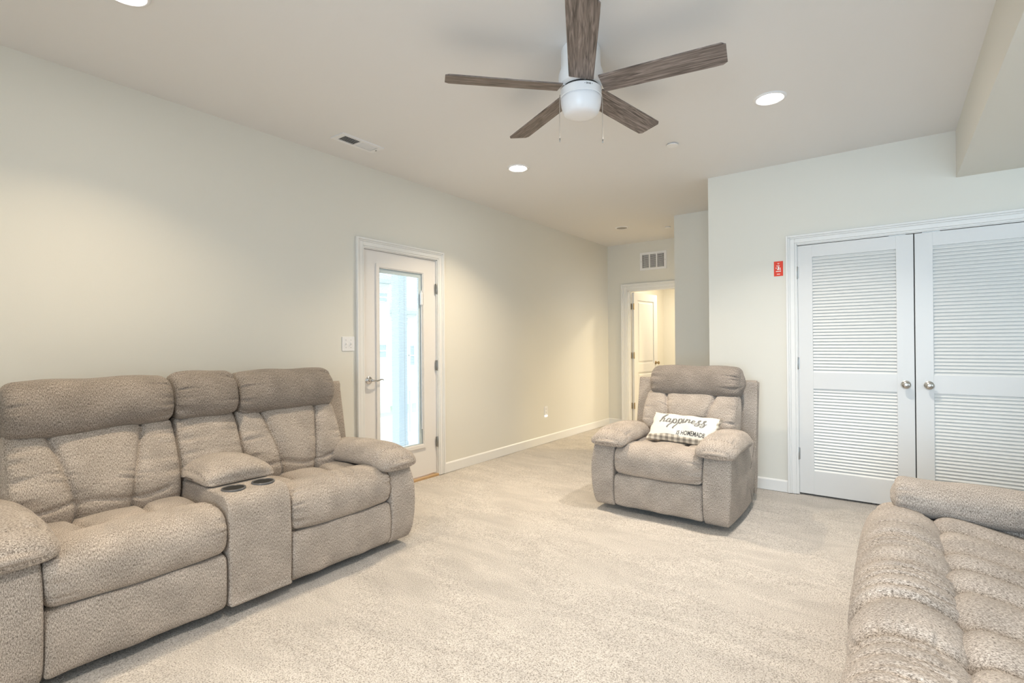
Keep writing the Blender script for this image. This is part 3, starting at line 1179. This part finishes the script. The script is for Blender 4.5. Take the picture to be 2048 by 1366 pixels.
def foot_panel(parent, x0, x1, seed, zc=0.29):
    prof = [(0.015, zc), (-0.006, zc - 0.02), (-0.014, zc - 0.09), (-0.012, 0.12), (0.0, 0.07), (0.03, 0.048), (0.09, 0.05), (0.10, 0.16), (0.09, zc)]

    def disp(t, s, y, z):
        return 0.004 * np.sin(s * 23 + z * 12) * (y < 0.02)
    return loft('footrest_panel', prof, 0, x0 + 0.003, x1 - 0.003, 0.018, FB, parent, n=90, step=0.012, disp=disp, seed=seed, gather=0.003, glen=0.02)


def back_cushion(parent, x0, x1, seed, dy=0.0, dz=0.0, seams=True, ztop=0.86):
    t_ = ztop + dz
    prof = [(0.53, 0.44), (0.485, 0.50), (0.485, 0.60), (0.53, 0.72), (0.585, t_ - 0.03), (0.63, t_ + 0.015), (0.70, t_ + 0.02), (0.745, t_ - 0.03),
            (0.72, 0.70), (0.68, 0.56), (0.62, 0.44)]
    prof = [(a + dy, b) for a, b in prof]
    Wd = x1 - x0
    xm = (x0 + x1) / 2

    rs = np.random.default_rng(seed)
    wr = [(rs.uniform(0.50, 0.78), rs.uniform(-0.5, 0.5), rs.uniform(0.05, 0.11), rs.choice([-1, 1])) for _ in range(13)]

    def disp(t, s, y, z):
        u = (s - xm) / (Wd / 2)
        d = 0.018 * (1 - u ** 2) * np.ones_like(z)
        front = np.clip((0.70 + dy + (z - 0.8) * 0.2 - y) / 0.06, 0, 1)
        if seams:
            for sg in (-1, 1):
                f = np.clip((z - 0.5) / 0.35, 0, 1)
                line = xm + sg * Wd * (0.165 + 0.11 * f ** 1.4)
                d = d - 0.022 * groove(s, line, 0.009) - 0.014 * groove(s, line, 0.035)
            # small tension wrinkles running off the seams
            for (z0, _, ln, sg) in wr:
                f = (z0 - 0.5) / 0.35
                line = xm + sg * Wd * (0.165 + 0.11 * max(f, 0) ** 1.4)
                side = _ > 0
                off = (s - line) * (1 if side else -1)
                env = np.clip(off / 0.01, 0, 1) * np.clip(1 - off / ln, 0, 1)
                d = d - 0.009 * groove(z + (s - line) * 0.15, z0, 0.006) * env
            # fold across the small of the back
            d = d - 0.012 * groove(z + 0.015 * np.sin(s * 14), 0.545, 0.012) * (np.abs(u) < 0.8)
        return d * front
    return loft('back_cushion', prof, 0, x0 + 0.004, x1 - 0.004, 0.036, FB, parent, n=180, step=0.007, gather=0.021, glen=0.055, gper=46, disp=disp, seed=seed)


def headrest(parent, x0, x1, seed, dy=0.0, dz=0.0, sag=0.0, end=0.045):
    prof = [(0.66, 0.85), (0.60, 0.862), (0.562, 0.90), (0.555, 0.96), (0.575, 1.03), (0.62, 1.078), (0.69, 1.095), (0.755, 1.075), (0.785, 1.01), (0.785, 0.92), (0.75, 0.865)]
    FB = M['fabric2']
    prof = [(a + dy, b + dz) for a, b in prof]
    xm = (x0 + x1) / 2
    Wd = x1 - x0

    def disp(t, s, y, z):
        u = (s - xm) / (Wd / 2)
        low = groove(z, 0.86 + dz, 0.05)
        d = 0.010 * (1 - u ** 4) * np.ones_like(z) + sag * low * np.sin(u * 2.2 + seed)
        d = d + 0.004 * np.sin(s * 17 + z * 9 + seed) * (1 - u ** 2)
        return d
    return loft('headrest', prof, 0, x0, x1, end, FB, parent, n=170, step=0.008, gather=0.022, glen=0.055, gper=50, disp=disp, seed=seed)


def arm(parent, x0, x1, side, seed, depth=0.86, zp=0.50, padtop=0.645, padout=0.045, padin=0.075):
    """side=-1: outer face at x0; +1: outer face at x1. Body, then pad"""
    prof = [(0.018, 0.05), (-0.012, 0.12), (-0.020, 0.25), (-0.012, 0.38), (0.015, 0.46), (0.06, zp), (0.30, zp + 0.01), (depth - 0.03, zp), (depth, zp - 0.04), (depth - 0.04, 0.08), (depth - 0.07, 0.045), (0.3, 0.04), (0.06, 0.04)]

    def warp(V):
        outer = x0 if side < 0 else x1
        t = np.clip((V[:, 0] - (x1 if side < 0 else x0)) / (outer - (x1 if side < 0 else x0)), 0, 1)
        z = V[:, 2]
        bul = 0.028 * np.sin(PI * np.clip((z - 0.02) / 0.60, 0, 1)) - 0.012
        y = V[:, 1]
        bul = bul + 0.012 * np.sin(PI * np.clip(y / depth, 0, 1))
        V[:, 0] += side * bul * t
        return V
    body = loft('arm_body', prof, 0, x0, x1, 0.014, FB, parent, n=150, step=0.02, cap=0.3, warp=warp, seed=seed)
    if side < 0:
        a, b = x0 - padout, x1 + padin
    else:
        a, b = x0 - padin, x1 + padout
    m = (a + b) / 2
    hw = (b - a) / 2
    zb_ = zp - 0.01
    h = padtop - zb_
    prof2 = [(m - hw * 0.75, zb_ + 0.01), (m - hw, zb_ + h * 0.30), (m - hw * 0.93, zb_ + h * 0.62), (m - hw * 0.6, zb_ + h * 0.92), (m, zb_ + h),
             (m + hw * 0.6, zb_ + h * 0.92), (m + hw * 0.93, zb_ + h * 0.62), (m + hw, zb_ + h * 0.30), (m + hw * 0.75, zb_ + 0.01), (m, zb_)]

    def disp2(t, s, x, z):
        # piped seam near the front and small gathers behind it
        up_ = np.clip((z - zb_ - h * 0.25) / (h * 0.3), 0, 1)
        ph = wob(t.shape[1], seed * 7 + 3, 26)[None, :]
        d = -0.015 * groove(s, 0.055, 0.007) * np.clip(up_ + 0.3, 0, 1)
        d = d - 0.015 * np.clip(ph, 0, 1) * np.exp(-np.clip(s - 0.06, 0, 9) / 0.08) * (s > 0.055)
        d = d - 0.006 * np.clip(-ph, 0, 1) * groove(s, 0.02, 0.03)
        d = d - 0.006 * groove(s + 0.2 * (x - m), 0.28, 0.02) * up_
        return d

    def warp2(V):
        y = V[:, 1]
        f = np.clip(1 - (y + 0.03) / 0.20, 0, 1)
        V[:, 2] -= 0.040 * f ** 2 * np.clip((V[:, 2] - zb_) / h, 0, 1) + 0.014 * f
        g = np.clip((y - 0.35) / 0.30, 0, 1)
        V[:, 2] -= 0.02 * g
        return V
    loft('arm_pad', prof2, 1, -0.035, depth - 0.24, 0.045, FB, parent, n=130, step=0.009, gather=0.006, glen=0.03, gper=30, gends=(1, 0), disp=disp2, warp=warp2, seed=seed + 3)
    return body


def back_shell(parent, x0, x1, dy, ztop, y0=0.72):
    prof = [(y0 - 0.06 + dy, 0.10), (y0 - 0.04 + dy, 0.45), (y0 + 0.05 + dy, ztop - 0.02), (y0 + 0.07 + dy, ztop), (y0 + 0.115 + dy, ztop - 0.005), (y0 + 0.125 + dy, ztop - 0.03), (y0 + 0.06 + dy, 0.45), (y0 + 0.02 + dy, 0.10)]
    return loft('back_shell', prof, 0, x0, x1, 0.012, FB, parent, n=90, step=0.03, cap=0.2)


def feet(parent, xs, ys):
    for x in xs:
        for y in ys:
            MB().lathe([(0, 0), (0.022, 0), (0.024, 0.01), (0.020, 0.055), (0, 0.055)], (x, y, 0), 'Z', 16).build('foot', M['black'], parent)


def underside(parent, x0, x1, y0, y1, z0=0.05, z1=0.36):
    MB().box((x0, y0, z0), (x1, y1, z1)).build('base_frame', M['dark'], parent)


# ---- recliner facing the camera side (-Y)
RX = -1.331
rec = empty('recliner', (RX, 3.47, 0))
tag(rec, 'taupe chenille recliner armchair with a lettered pillow, standing in front of the hall opening', 'armchair')
seat_front(rec, -0.320, 0.320, 3, 0.505, 0.285,
           creases=((-0.10, 0.35, -0.01, 0.20, 0.006, 0.006), (-0.04, 0.2, -0.01, 0.18, 0.005, 0.005), (0.02, 0.1, -0.01, 0.2, 0.006, 0.006), (0.08, -0.1, 0.0, 0.2, 0.006, 0.005), (0.14, -0.2, -0.01, 0.19, 0.005, 0.004), (-0.17, 0.4, 0, 0.2, 0.006, 0.004)))
seat_rear(rec, -0.325, 0.325, 4, 0.478, 0.72)
foot_panel(rec, -0.322, 0.322, 5, 0.28)
back_cushion(rec, -0.365, 0.385, 6, dy=0.13, dz=-0.045)
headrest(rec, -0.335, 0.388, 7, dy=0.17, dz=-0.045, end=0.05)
arm(rec, -0.488, -0.322, -1, 8, depth=0.74, padtop=0.625, padout=0.02, padin=0.10)
arm(rec, 0.322, 0.488, 1, 9, depth=0.74, padtop=0.625, padin=0.055, padout=0.05)
back_shell(rec, -0.52, 0.475, 0.20, 0.925)
underside(rec, -0.40, 0.40, 0.08, 0.70)
feet(rec, (-0.33, 0.33), (0.25, 0.62))

# ---- double recliner sofa along the left wall, facing +X. local x -> world y
LY = 1.236
lov = empty('reclining_sofa', (-2.44, LY, 0), math.radians(90))
tag(lov, 'taupe double reclining sofa with a centre console and two cup holders along the left wall', 'sofa')
xa, xb, xc, xd = 0.452 - LY, 1.085 - LY, 1.395 - LY, 2.028 - LY
seat_front(lov, xa, xb, 13, 0.515, 0.30, creases=((xa + 0.45, 0.3, 0.0, 0.2, 0.012, 0.004), (xa + 0.2, 0.2, 0.0, 0.22, 0.02, 0.005)))
seat_front(lov, xc, xd, 14, 0.515, 0.30, creases=((xc + 0.30, 0.25, -0.01, 0.2, 0.007, 0.007), (xc + 0.36, 0.3, -0.01, 0.22, 0.006, 0.007), (xc + 0.42, 0.3, 0.0, 0.22, 0.006, 0.005), (xc + 0.25, 0.1, 0.0, 0.2, 0.007, 0.004)))
seat_rear(lov, xa, xb, 15)
seat_rear(lov, xc, xd, 16)
foot_panel(lov, xa, xb, 17, 0.295)
foot_panel(lov, xc, xd, 18, 0.295)
back_cushion(lov, xa - 0.015, xb, 19, dy=0.0)
back_cushion(lov, xc + 0.01, xd + 0.02, 20, dy=0.0)
back_cushion(lov, xb + 0.005, xc + 0.01, 21, dy=0.0, seams=False)
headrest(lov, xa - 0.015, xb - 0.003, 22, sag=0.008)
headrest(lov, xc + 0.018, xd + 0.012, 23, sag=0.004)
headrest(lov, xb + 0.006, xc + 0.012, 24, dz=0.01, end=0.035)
arm(lov, 0.27 - LY, xa, -1, 25, padin=0.05, padtop=0.635)
arm(lov, xd, 2.20 - LY, 1, 26, padout=0.028, padtop=0.635)
back_shell(lov, 0.33 - LY, 2.215 - LY, 0.0, 0.975)
underside(lov, 0.34 - LY, 2.13 - LY, 0.10, 0.72)
feet(lov, (-0.80, 0.0, 0.80), (0.25, 0.65))
# console with rounded front edge, lid pad and two cup wells
cprof = [(0.03, 0.05), (-0.006, 0.09), (-0.012, 0.25), (-0.008, 0.42), (0.0, 0.495), (0.022, 0.535), (0.07, 0.556), (0.20, 0.560), (0.40, 0.558), (0.55, 0.55), (0.60, 0.50), (0.60, 0.10), (0.5, 0.05)]
con = loft('console', cprof, 0, xb + 0.004, xc - 0.004, 0.012, FB, lov, n=150, step=0.015, cap=0.2)
cm = (xb + xc) / 2
lidprof = [(0.225, 0.563), (0.213, 0.59), (0.230, 0.625), (0.30, 0.652), (0.40, 0.662), (0.50, 0.65), (0.565, 0.61), (0.575, 0.57), (0.40, 0.558)]


def lid_disp(t, s, y, z):
    u = (s - cm) / 0.17
    return 0.022 * (1 - u ** 2) * np.clip((z - 0.57) / 0.05, 0, 1) - 0.008 * groove(np.abs(u), 0.80, 0.03) * (z > 0.58)


def lid_warp(V):
    u = np.clip(np.abs(V[:, 0] - cm) / 0.165, 0, 1)
    V[:, 2] -= 0.028 * u ** 2.5 * np.clip((V[:, 2] - 0.56) / 0.1, 0, 1)
    return V


loft('console_lid', lidprof, 0, xb + 0.002, xc + 0.03, 0.03, FB, lov, n=110, step=0.008, gather=0.006, glen=0.03, gper=26, disp=lid_disp, warp=lid_warp, seed=31)
for k, xx in enumerate((cm - 0.072, cm + 0.072)):
    cup = MB().lathe([(0.046, 0.558), (0.0475, 0.566), (0.053, 0.566), (0.055, 0.560), (0.055, 0.555), (0.046, 0.555)], (xx, 0.125, 0), 'Z', 40).build('cup_holder', M['rim'], lov, smooth=True)
    MB().lathe([(0.0465, 0.563), (0.0465, 0.5625), (0, 0.5622)], (xx, 0.125, 0), 'Z', 40).build('cup_well', M['gap'], cup)

# ---- sofa at the right edge, facing -X. local x -> -world y, local y -> world x
ry1 = 2.86        # far end of the far seat (world y)
sof = empty('reclining_sofa', (-0.085, ry1, 0), math.radians(-90))
tag(sof, 'taupe sofa with ribbed seat and rolled arm, cut off by the right edge', 'sofa')
SWD = 1.25        # one seat
for k in range(2):
    x0, x1 = k * SWD, (k + 1) * SWD
    prof = [(0.10, 0.30), (0.03, 0.28), (-0.005, 0.33), (-0.012, 0.41), (0.012, 0.475), (0.065, 0.515), (0.13, 0.523), (0.185, 0.508), (0.228, 0.478), (0.25, 0.42), (0.20, 0.34)]
    rs = np.random.default_rng(5 + k)
    cs = [(x0 + 0.06 + rs.uniform(0.0, 1.12), rs.uniform(0.006, 0.011), rs.uniform(0.004, 0.010), rs.uniform(-0.15, 0.15), rs.uniform(-0.02, 0.1), rs.uniform(0.16, 0.26)) for _ in range(22)]
    cs += [(x0 + 0.47, 0.008, 0.012, 0.05, -0.03, 0.30), (x0 + 0.47, 0.035, 0.010, 0.05, -0.03, 0.30), (x0 + 0.74, 0.010, 0.014, 0.12, -0.03, 0.30), (x0 + 0.72, 0.035, 0.012, 0.1, -0.03, 0.30), (x0 + 0.89, 0.010, 0.013, 0.12, -0.03, 0.30), (x0 + 1.03, 0.012, 0.016, 0.12, -0.03, 0.30), (x0 + 1.05, 0.035, 0.012, 0.12, -0.03, 0.30)]

    def disp(t, s, y, z, x0=x0, x1=x1, cs=cs):
        u = 2 * (s - x0) / (x1 - x0) - 1
        d = 0.016 * (1 - u ** 4) * np.ones_like(t)
        for c, wd, dp, sl_, y0, y1 in cs:
            env = np.clip((y - y0) / 0.03 + 0.5, 0, 1) * np.clip((y1 - y) / 0.03 + 0.5, 0, 1)
            d = d - dp * groove(s + sl_ * (y - 0.1), c, wd) * env
        return d * (z > 0.3)
    loft('seat_cushion', prof, 0, x0 + 0.002, x1 - 0.002, 0.05, FB, sof, n=170, step=0.007, gather=0.014, glen=0.05, gper=60, disp=disp, seed=41 + k)
    ribs = [0.0, 0.20, 0.47, 0.62, 0.80, 1.05, SWD]
    prof = [(0.218, 0.34), (0.218, 0.46), (0.25, 0.505), (0.32, 0.508), (0.50, 0.470), (0.68, 0.445), (0.78, 0.44), (0.80, 0.40), (0.6, 0.34)]

    def disp2(t, s, y, z, x0=x0):
        d = np.zeros(np.broadcast(t, s).shape)
        for a, b in zip(ribs, ribs[1:]):
            u = np.clip((s - x0 - a) / (b - a), 0, 1)
            d = d + 0.040 * np.sin(PI * u) ** 0.5
        return (d - 0.036) * (z > 0.42)
    loft('seat_pad', prof, 0, x0 + 0.002, x1 - 0.002, 0.02, FB, sof, n=110, step=0.006, disp=disp2, seed=44 + k)
    foot_panel(sof, x0, x1, 47 + k, 0.29)
    back_cushion(sof, x0 + 0.01, x1 - 0.01, 50 + k, dy=0.24)
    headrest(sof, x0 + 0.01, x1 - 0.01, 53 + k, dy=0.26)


def roll_arm(parent, x0, x1, side, seed):
    prof = [(0.04, 0.05), (0.02, 0.25), (0.04, 0.46), (0.30, 0.47), (0.90, 0.46), (0.92, 0.08), (0.4, 0.04)]
    loft('arm_body', prof, 0, x0, x1, 0.014, FB, parent, n=100, step=0.02, cap=0.3, seed=seed)
    m = (x0 + x1) / 2 - side * 0.03
    a_, b_ = 0.138, 0.084
    zc = 0.545
    prof2 = [(m + a_ * math.cos(q) * (1 if True else 1), zc + b_ * math.sin(q)) for q in np.linspace(0, 2 * PI, 14, endpoint=False)]

    def d2(t, s, x, z):
        d = -0.010 * groove(s, 0.50, 0.012) * (np.abs(z - zc) < 0.03)
        return d + 0.003 * np.sin(s * 20)
    loft('arm_pad', prof2, 1, 0.095, 0.95, 0.035, FB, parent, n=120, step=0.008, gather=0.012, glen=0.05, gper=34, gends=(1, 1), disp=d2, seed=seed + 2)


roll_arm(sof, -0.20, 0.0, -1, 60)
roll_arm(sof, 2 * SWD, 2 * SWD + 0.20, 1, 63)
back_shell(sof, -0.19, 2 * SWD + 0.19, 0.26, 0.96)
underside(sof, -0.1, 2 * SWD + 0.1, 0.12, 0.85)
feet(sof, (-0.1, 1.2, 2.5), (0.14, 0.82))

# ------------------------------------------------------------------ pillow on the recliner
PW, PH, PT = 0.255, 0.125, 0.052
pil = empty('throw_pillow', (-1.262, 3.868, 0.596))
pil.rotation_euler = (math.radians(42), math.radians(2), math.radians(2))
tag(pil, 'cream lumbar pillow with gingham back reading happiness is homemade, on the recliner', 'pillow')


def pill_pt(u, v, side, off=0.0):
    """u,v in -1..1 ; local x,y in the pillow plane, z out of it"""
    e = (max(0, 1 - abs(u) ** 2.6) ** 0.55) * (max(0, 1 - abs(v) ** 2.6) ** 0.55)
    x = PW * u * (1 - 0.035 * (1 - v * v)) + 0.004 * math.sin(v * 9)
    y = PH * v * (1 - 0.07 * (1 - u * u) * 0 - 0.06 * (1 - abs(u)) * 0) * (1 + 0.06 * u * u) + 0.003 * math.sin(u * 11) * abs(v)
    z = side * (PT * e * (1.0 if side > 0 else 1.15)) + 0.004 * math.sin(u * 7 + v * 3) * (1 - abs(v)) * (1 - abs(u)) * 4 * e + off
    return (x, y, z)


def pill_half(side, name, mat):
    nu, nv = 60, 30
    U = np.sin(np.linspace(-PI / 2, PI / 2, nu))
    Vv = np.sin(np.linspace(-PI / 2, PI / 2, nv))
    verts = [pill_pt(u, v, side) for v in Vv for u in U]
    faces = []
    for j in range(nv - 1):
        for i in range(nu - 1):
            q = (j * nu + i, j * nu + i + 1, (j + 1) * nu + i + 1, (j + 1) * nu + i)
            trim = Vv[j] < -0.80 - 0.06 * U[i] or (U[i] > 0.93 and Vv[j] > -0.2)
            if (side > 0) == trim:
                if side > 0:
                    continue
            faces.append(q if side > 0 else q[::-1])
            if side < 0 and trim:
                k = len(verts)
                for (ii, jj) in ((i, j), (i + 1, j), (i + 1, j + 1), (i, j + 1)):
                    verts.append(pill_pt(U[ii], Vv[jj], 1))
                faces.append((k, k + 1, k + 2, k + 3))
    me = bpy.data.meshes.new(name)
    me.from_pydata(verts, [], faces)
    uvl = me.uv_layers.new(name='UVMap')
    for lp in me.loops:
        x, y, z = verts[lp.vertex_index]
        k = -1 if side < 0 else 1
        # follow the cloth over the edge
        uvl.data[lp.index].uv = (x, y + z * 0.8)
    return link(name, me, mat, pil, True)


front = pill_half(1, 'front_panel', M['cream'])
pill_half(-1, 'back_panel', M['gingham'])


def crom(pts, m=7):
    P = [pts[0]] + list(pts) + [pts[-1]]
    out = []
    for i in range(1, len(P) - 2):
        p0, p1, p2, p3 = [np.array(q, float) for q in P[i - 1:i + 3]]
        for t in np.linspace(0, 1, m, endpoint=False):
            out.append(0.5 * ((2 * p1) + (-p0 + p2) * t + (2 * p0 - 5 * p1 + 4 * p2 - p3) * t * t + (-p0 + 3 * p1 - 3 * p2 + p3) * t ** 3))
    out.append(np.array(P[-1], float))
    return out


# cursive strokes (x-height 1)
STR = []
x = 0.0
STR.append([(-0.2, 0.2), (0.25, 0.6), (0.75, 1.6), (0.85, 2.15), (0.65, 2.15), (0.4, 1.5), (0.15, 0.6), (0.0, 0.0), (0.2, 0.5), (0.5, 0.95), (0.75, 0.85), (0.7, 0.4), (0.75, 0.05), (1.05, 0.15), (1.3, 0.5)])


def let_a(x):
    return [(x + 0.75, 0.85), (x + 0.45, 1.0), (x + 0.15, 0.6), (x + 0.1, 0.15), (x + 0.35, 0.02), (x + 0.65, 0.45), (x + 0.8, 0.95), (x + 0.72, 0.4), (x + 0.82, 0.03), (x + 1.1, 0.3), (x + 1.25, 0.6)]


def let_p(x):
    return [(x + 0.0, 0.45), (x + 0.25, 1.0), (x + 0.12, 0.2), (x - 0.1, -0.9), (x - 0.2, -1.45), (x - 0.1, -0.9), (x + 0.15, 0.1), (x + 0.35, 0.8), (x + 0.65, 1.0), (x + 0.85, 0.7), (x + 0.75, 0.2), (x + 0.45, 0.02), (x + 0.25, 0.2), (x + 0.7, 0.0), (x + 1.0, 0.3)]


def let_i(x):
    return [(x + 0.0, 0.4), (x + 0.2, 1.0), (x + 0.12, 0.4), (x + 0.2, 0.03), (x + 0.45, 0.2), (x + 0.6, 0.5)]


def let_n(x):
    return [(x + 0.0, 0.6), (x + 0.15, 1.0), (x + 0.1, 0.5), (x + 0.0, 0.0), (x + 0.2, 0.5), (x + 0.5, 0.95), (x + 0.7, 0.85), (x + 0.65, 0.35), (x + 0.75, 0.03), (x + 1.0, 0.2), (x + 1.1, 0.4)]


def let_e(x):
    return [(x + 0.0, 0.3), (x + 0.45, 0.55), (x + 0.55, 0.9), (x + 0.3, 1.0), (x + 0.1, 0.6), (x + 0.15, 0.1), (x + 0.5, 0.02), (x + 0.85, 0.35)]


def let_s(x):
    return [(x + 0.0, 0.3), (x + 0.35, 0.8), (x + 0.75, 1.15), (x + 0.65, 1.35), (x + 0.35, 1.1), (x + 0.5, 0.6), (x + 0.65, 0.1), (x + 0.5, -0.3), (x + 0.15, -0.35), (x + 0.05, -0.1), (x + 0.4, 0.15), (x + 1.0, 0.55)]


STR += [let_a(1.2), let_p(2.4), let_p(3.55), let_i(4.6), let_n(5.25), let_e(6.35), let_s(7.2), let_s(8.2)]
STR.append([(4.85, 1.45), (4.90, 1.55)])


def on_pillow(x, y, off):
    """x,y in metres in the pillow plane"""
    return pill_pt(max(-0.99, min(0.99, x / PW)), max(-0.99, min(0.99, y / PH)), 1, off)


vs, fs = [], []
SC = 0.0385
for st in STR:
    pl = crom(st)
    for i, p in enumerate(pl):
        a = pl[max(i - 1, 0)]
        b = pl[min(i + 1, len(pl) - 1)]
        d = b - a
        d = d / (np.linalg.norm(d) + 1e-9)
        nrm = np.array([-d[1], d[0]])
        wgt = 0.080 + 0.055 * max(0, -d[1])
        for sg_ in (-1, 1):
            q = p + nrm * wgt * sg_
            X = (q[0] + 0.18 * q[1]) * SC - 0.188
            Y = q[1] * SC + 0.012
            vs.append(on_pillow(X, Y, 0.0016))
        if i:
            k = len(vs)
            fs.append((k - 4, k - 3, k - 1, k - 2))
me = bpy.data.meshes.new('script_lettering')
me.from_pydata(vs, [], fs)
link('script_lettering', me, M['ink'], pil)


def text_mesh(body, size, narrow=1.0):
    cu = bpy.data.curves.new('t', 'FONT')
    cu.body = body
    cu.size = size
    cu.resolution_u = 3
    cu.offset = 0.0006
    to = bpy.data.objects.new('t', cu)
    COL.objects.link(to)
    dg = bpy.context.evaluated_depsgraph_get()
    dg.update()
    m_ = bpy.data.meshes.new_from_object(to.evaluated_get(dg))
    COL.objects.unlink(to)
    bpy.data.objects.remove(to)
    return m_


tm = text_mesh('IS HOMEMADE', 0.046)
tm.name = 'printed_lettering'
tb = bmesh.new()
tb.from_mesh(tm)
bmesh.ops.triangulate(tb, faces=tb.faces)
bmesh.ops.subdivide_edges(tb, edges=tb.edges, cuts=3, use_grid_fill=True)
tb.to_mesh(tm)
tb.free()
for v in tm.vertices:
    X = v.co.x * 0.70 - 0.035
    Y = v.co.y * 1.05 - 0.086
    v.co = on_pillow(X, Y, 0.0018)
tm.materials.clear()
link('printed_lettering', tm, M['inkdark'], pil)

# ------------------------------------------------------------------ outside the patio door
po = MB().box((-7.2, 0.5, -0.16), (XL - TW, 8.0, -0.03)).build('porch_slab', M['deck'])
tag(po, kind='structure')
po2 = MB().box((-60, -30, -1.3), (-7.2, 60, -1.2)).build('lawn', M['grass'])
tag(po2, kind='structure')
pp = empty('porch_post', (-5.03, 4.342, -0.03))
tag(pp, 'tall pale blue porch post seen through the glass of the patio door', 'post')
MB().box((-0.07, -0.07, 0.0), (0.07, 0.07, 3.2), 0.006, 1).build('shaft', M['extpost'], pp)
MB().box((-0.078, -0.078, 0.0), (0.078, 0.078, 0.05), 0.006, 1).build('base_trim', M['extpost'], pp)
rl = empty('porch_railing', (-5.03, 4.425, -0.03))
tag(rl, 'white porch railing with balusters beside the post outside the patio door', 'railing')
MB().box((-0.035, 0.0, 0.68), (0.035, 2.6, 0.74), 0.004, 1).build('top_rail', M['siding'], rl)
MB().box((-0.02, 0.0, 0.10), (0.02, 2.6, 0.15), 0.003, 1).build('bottom_rail', M['siding'], rl)
for k in range(20):
    MB().box((-0.014, 0.08 + k * 0.125, 0.15), (0.014, 0.108 + k * 0.125, 0.68)).build('baluster', M['siding'], rl)


def house(label, x, y0, y1, zb_, ze, zr, wins, hip, shade=None):
    h = empty('house', (x, (y0 + y1) / 2, zb_))
    tag(h, label, 'house')
    hy = (y1 - y0) / 2
    hh = ze - zb_
    rr = zr - zb_
    MB().box((-8, -hy, 0), (0, hy, hh)).build('wall', M['siding'], h)
    mb = MB()
    if hip:
        b = [mb.bm.verts.new(p) for p in ((-8.4, -hy - 0.3, hh), (0.35, -hy - 0.3, hh), (0.35, hy + 0.3, hh), (-8.4, hy + 0.3, hh))]
        t = [mb.bm.verts.new(p) for p in ((-5.5, 0, rr), (-2.6, 0, rr))]
        for f in ((b[0], b[1], t[1], t[0]), (b[1], b[2], t[1]), (b[2], b[3], t[0], t[1]), (b[3], b[0], t[0]), (b[3], b[2], b[1], b[0])):
            mb.bm.faces.new(f)
        mb.box((0.1, -hy - 0.3, hh - 0.12), (0.38, hy + 0.3, hh + 0.02))
    mb.build('roof', M['roof'], h)
    for (a, z0, a2, z1) in wins:
        yc_ = (y0 + y1) / 2
        f = MB().frame(0, 0.0, 0.05, (a - yc_, z0 - zb_, a2 - yc_, z1 - zb_), (a - yc_ + 0.05, z0 - zb_ + 0.05, a2 - yc_ - 0.05, z1 - zb_ - 0.05))
        m_ = (z0 + z1) / 2 - zb_
        f.box((0.0, a - yc_, m_ - 0.025), (0.04, a2 - yc_, m_ + 0.025))
        fr = f.build('window', M['siding'], h)
        MB().box((0.0, a - yc_ + 0.04, z0 - zb_ + 0.04), (0.015, a2 - yc_ - 0.04, z1 - zb_ - 0.04)).build('pane', M['extwin'], fr)
    return h


house('white sided house with a grey hip roof far beyond the porch post', -16.0, 12.95, 14.75, -1.2, 2.6, 3.5,
      [(14.30, 0.35, 14.62, 1.25), (14.0, 2.0, 14.25, 2.4)], True)
house('white sided neighbouring house left of the porch post with a dark upper window', -14.6, 8.0, 12.15, -1.2, 3.55, 5.2,
      [(11.55, 2.75, 12.05, 3.15), (11.60, 0.75, 12.0, 1.30)], True)
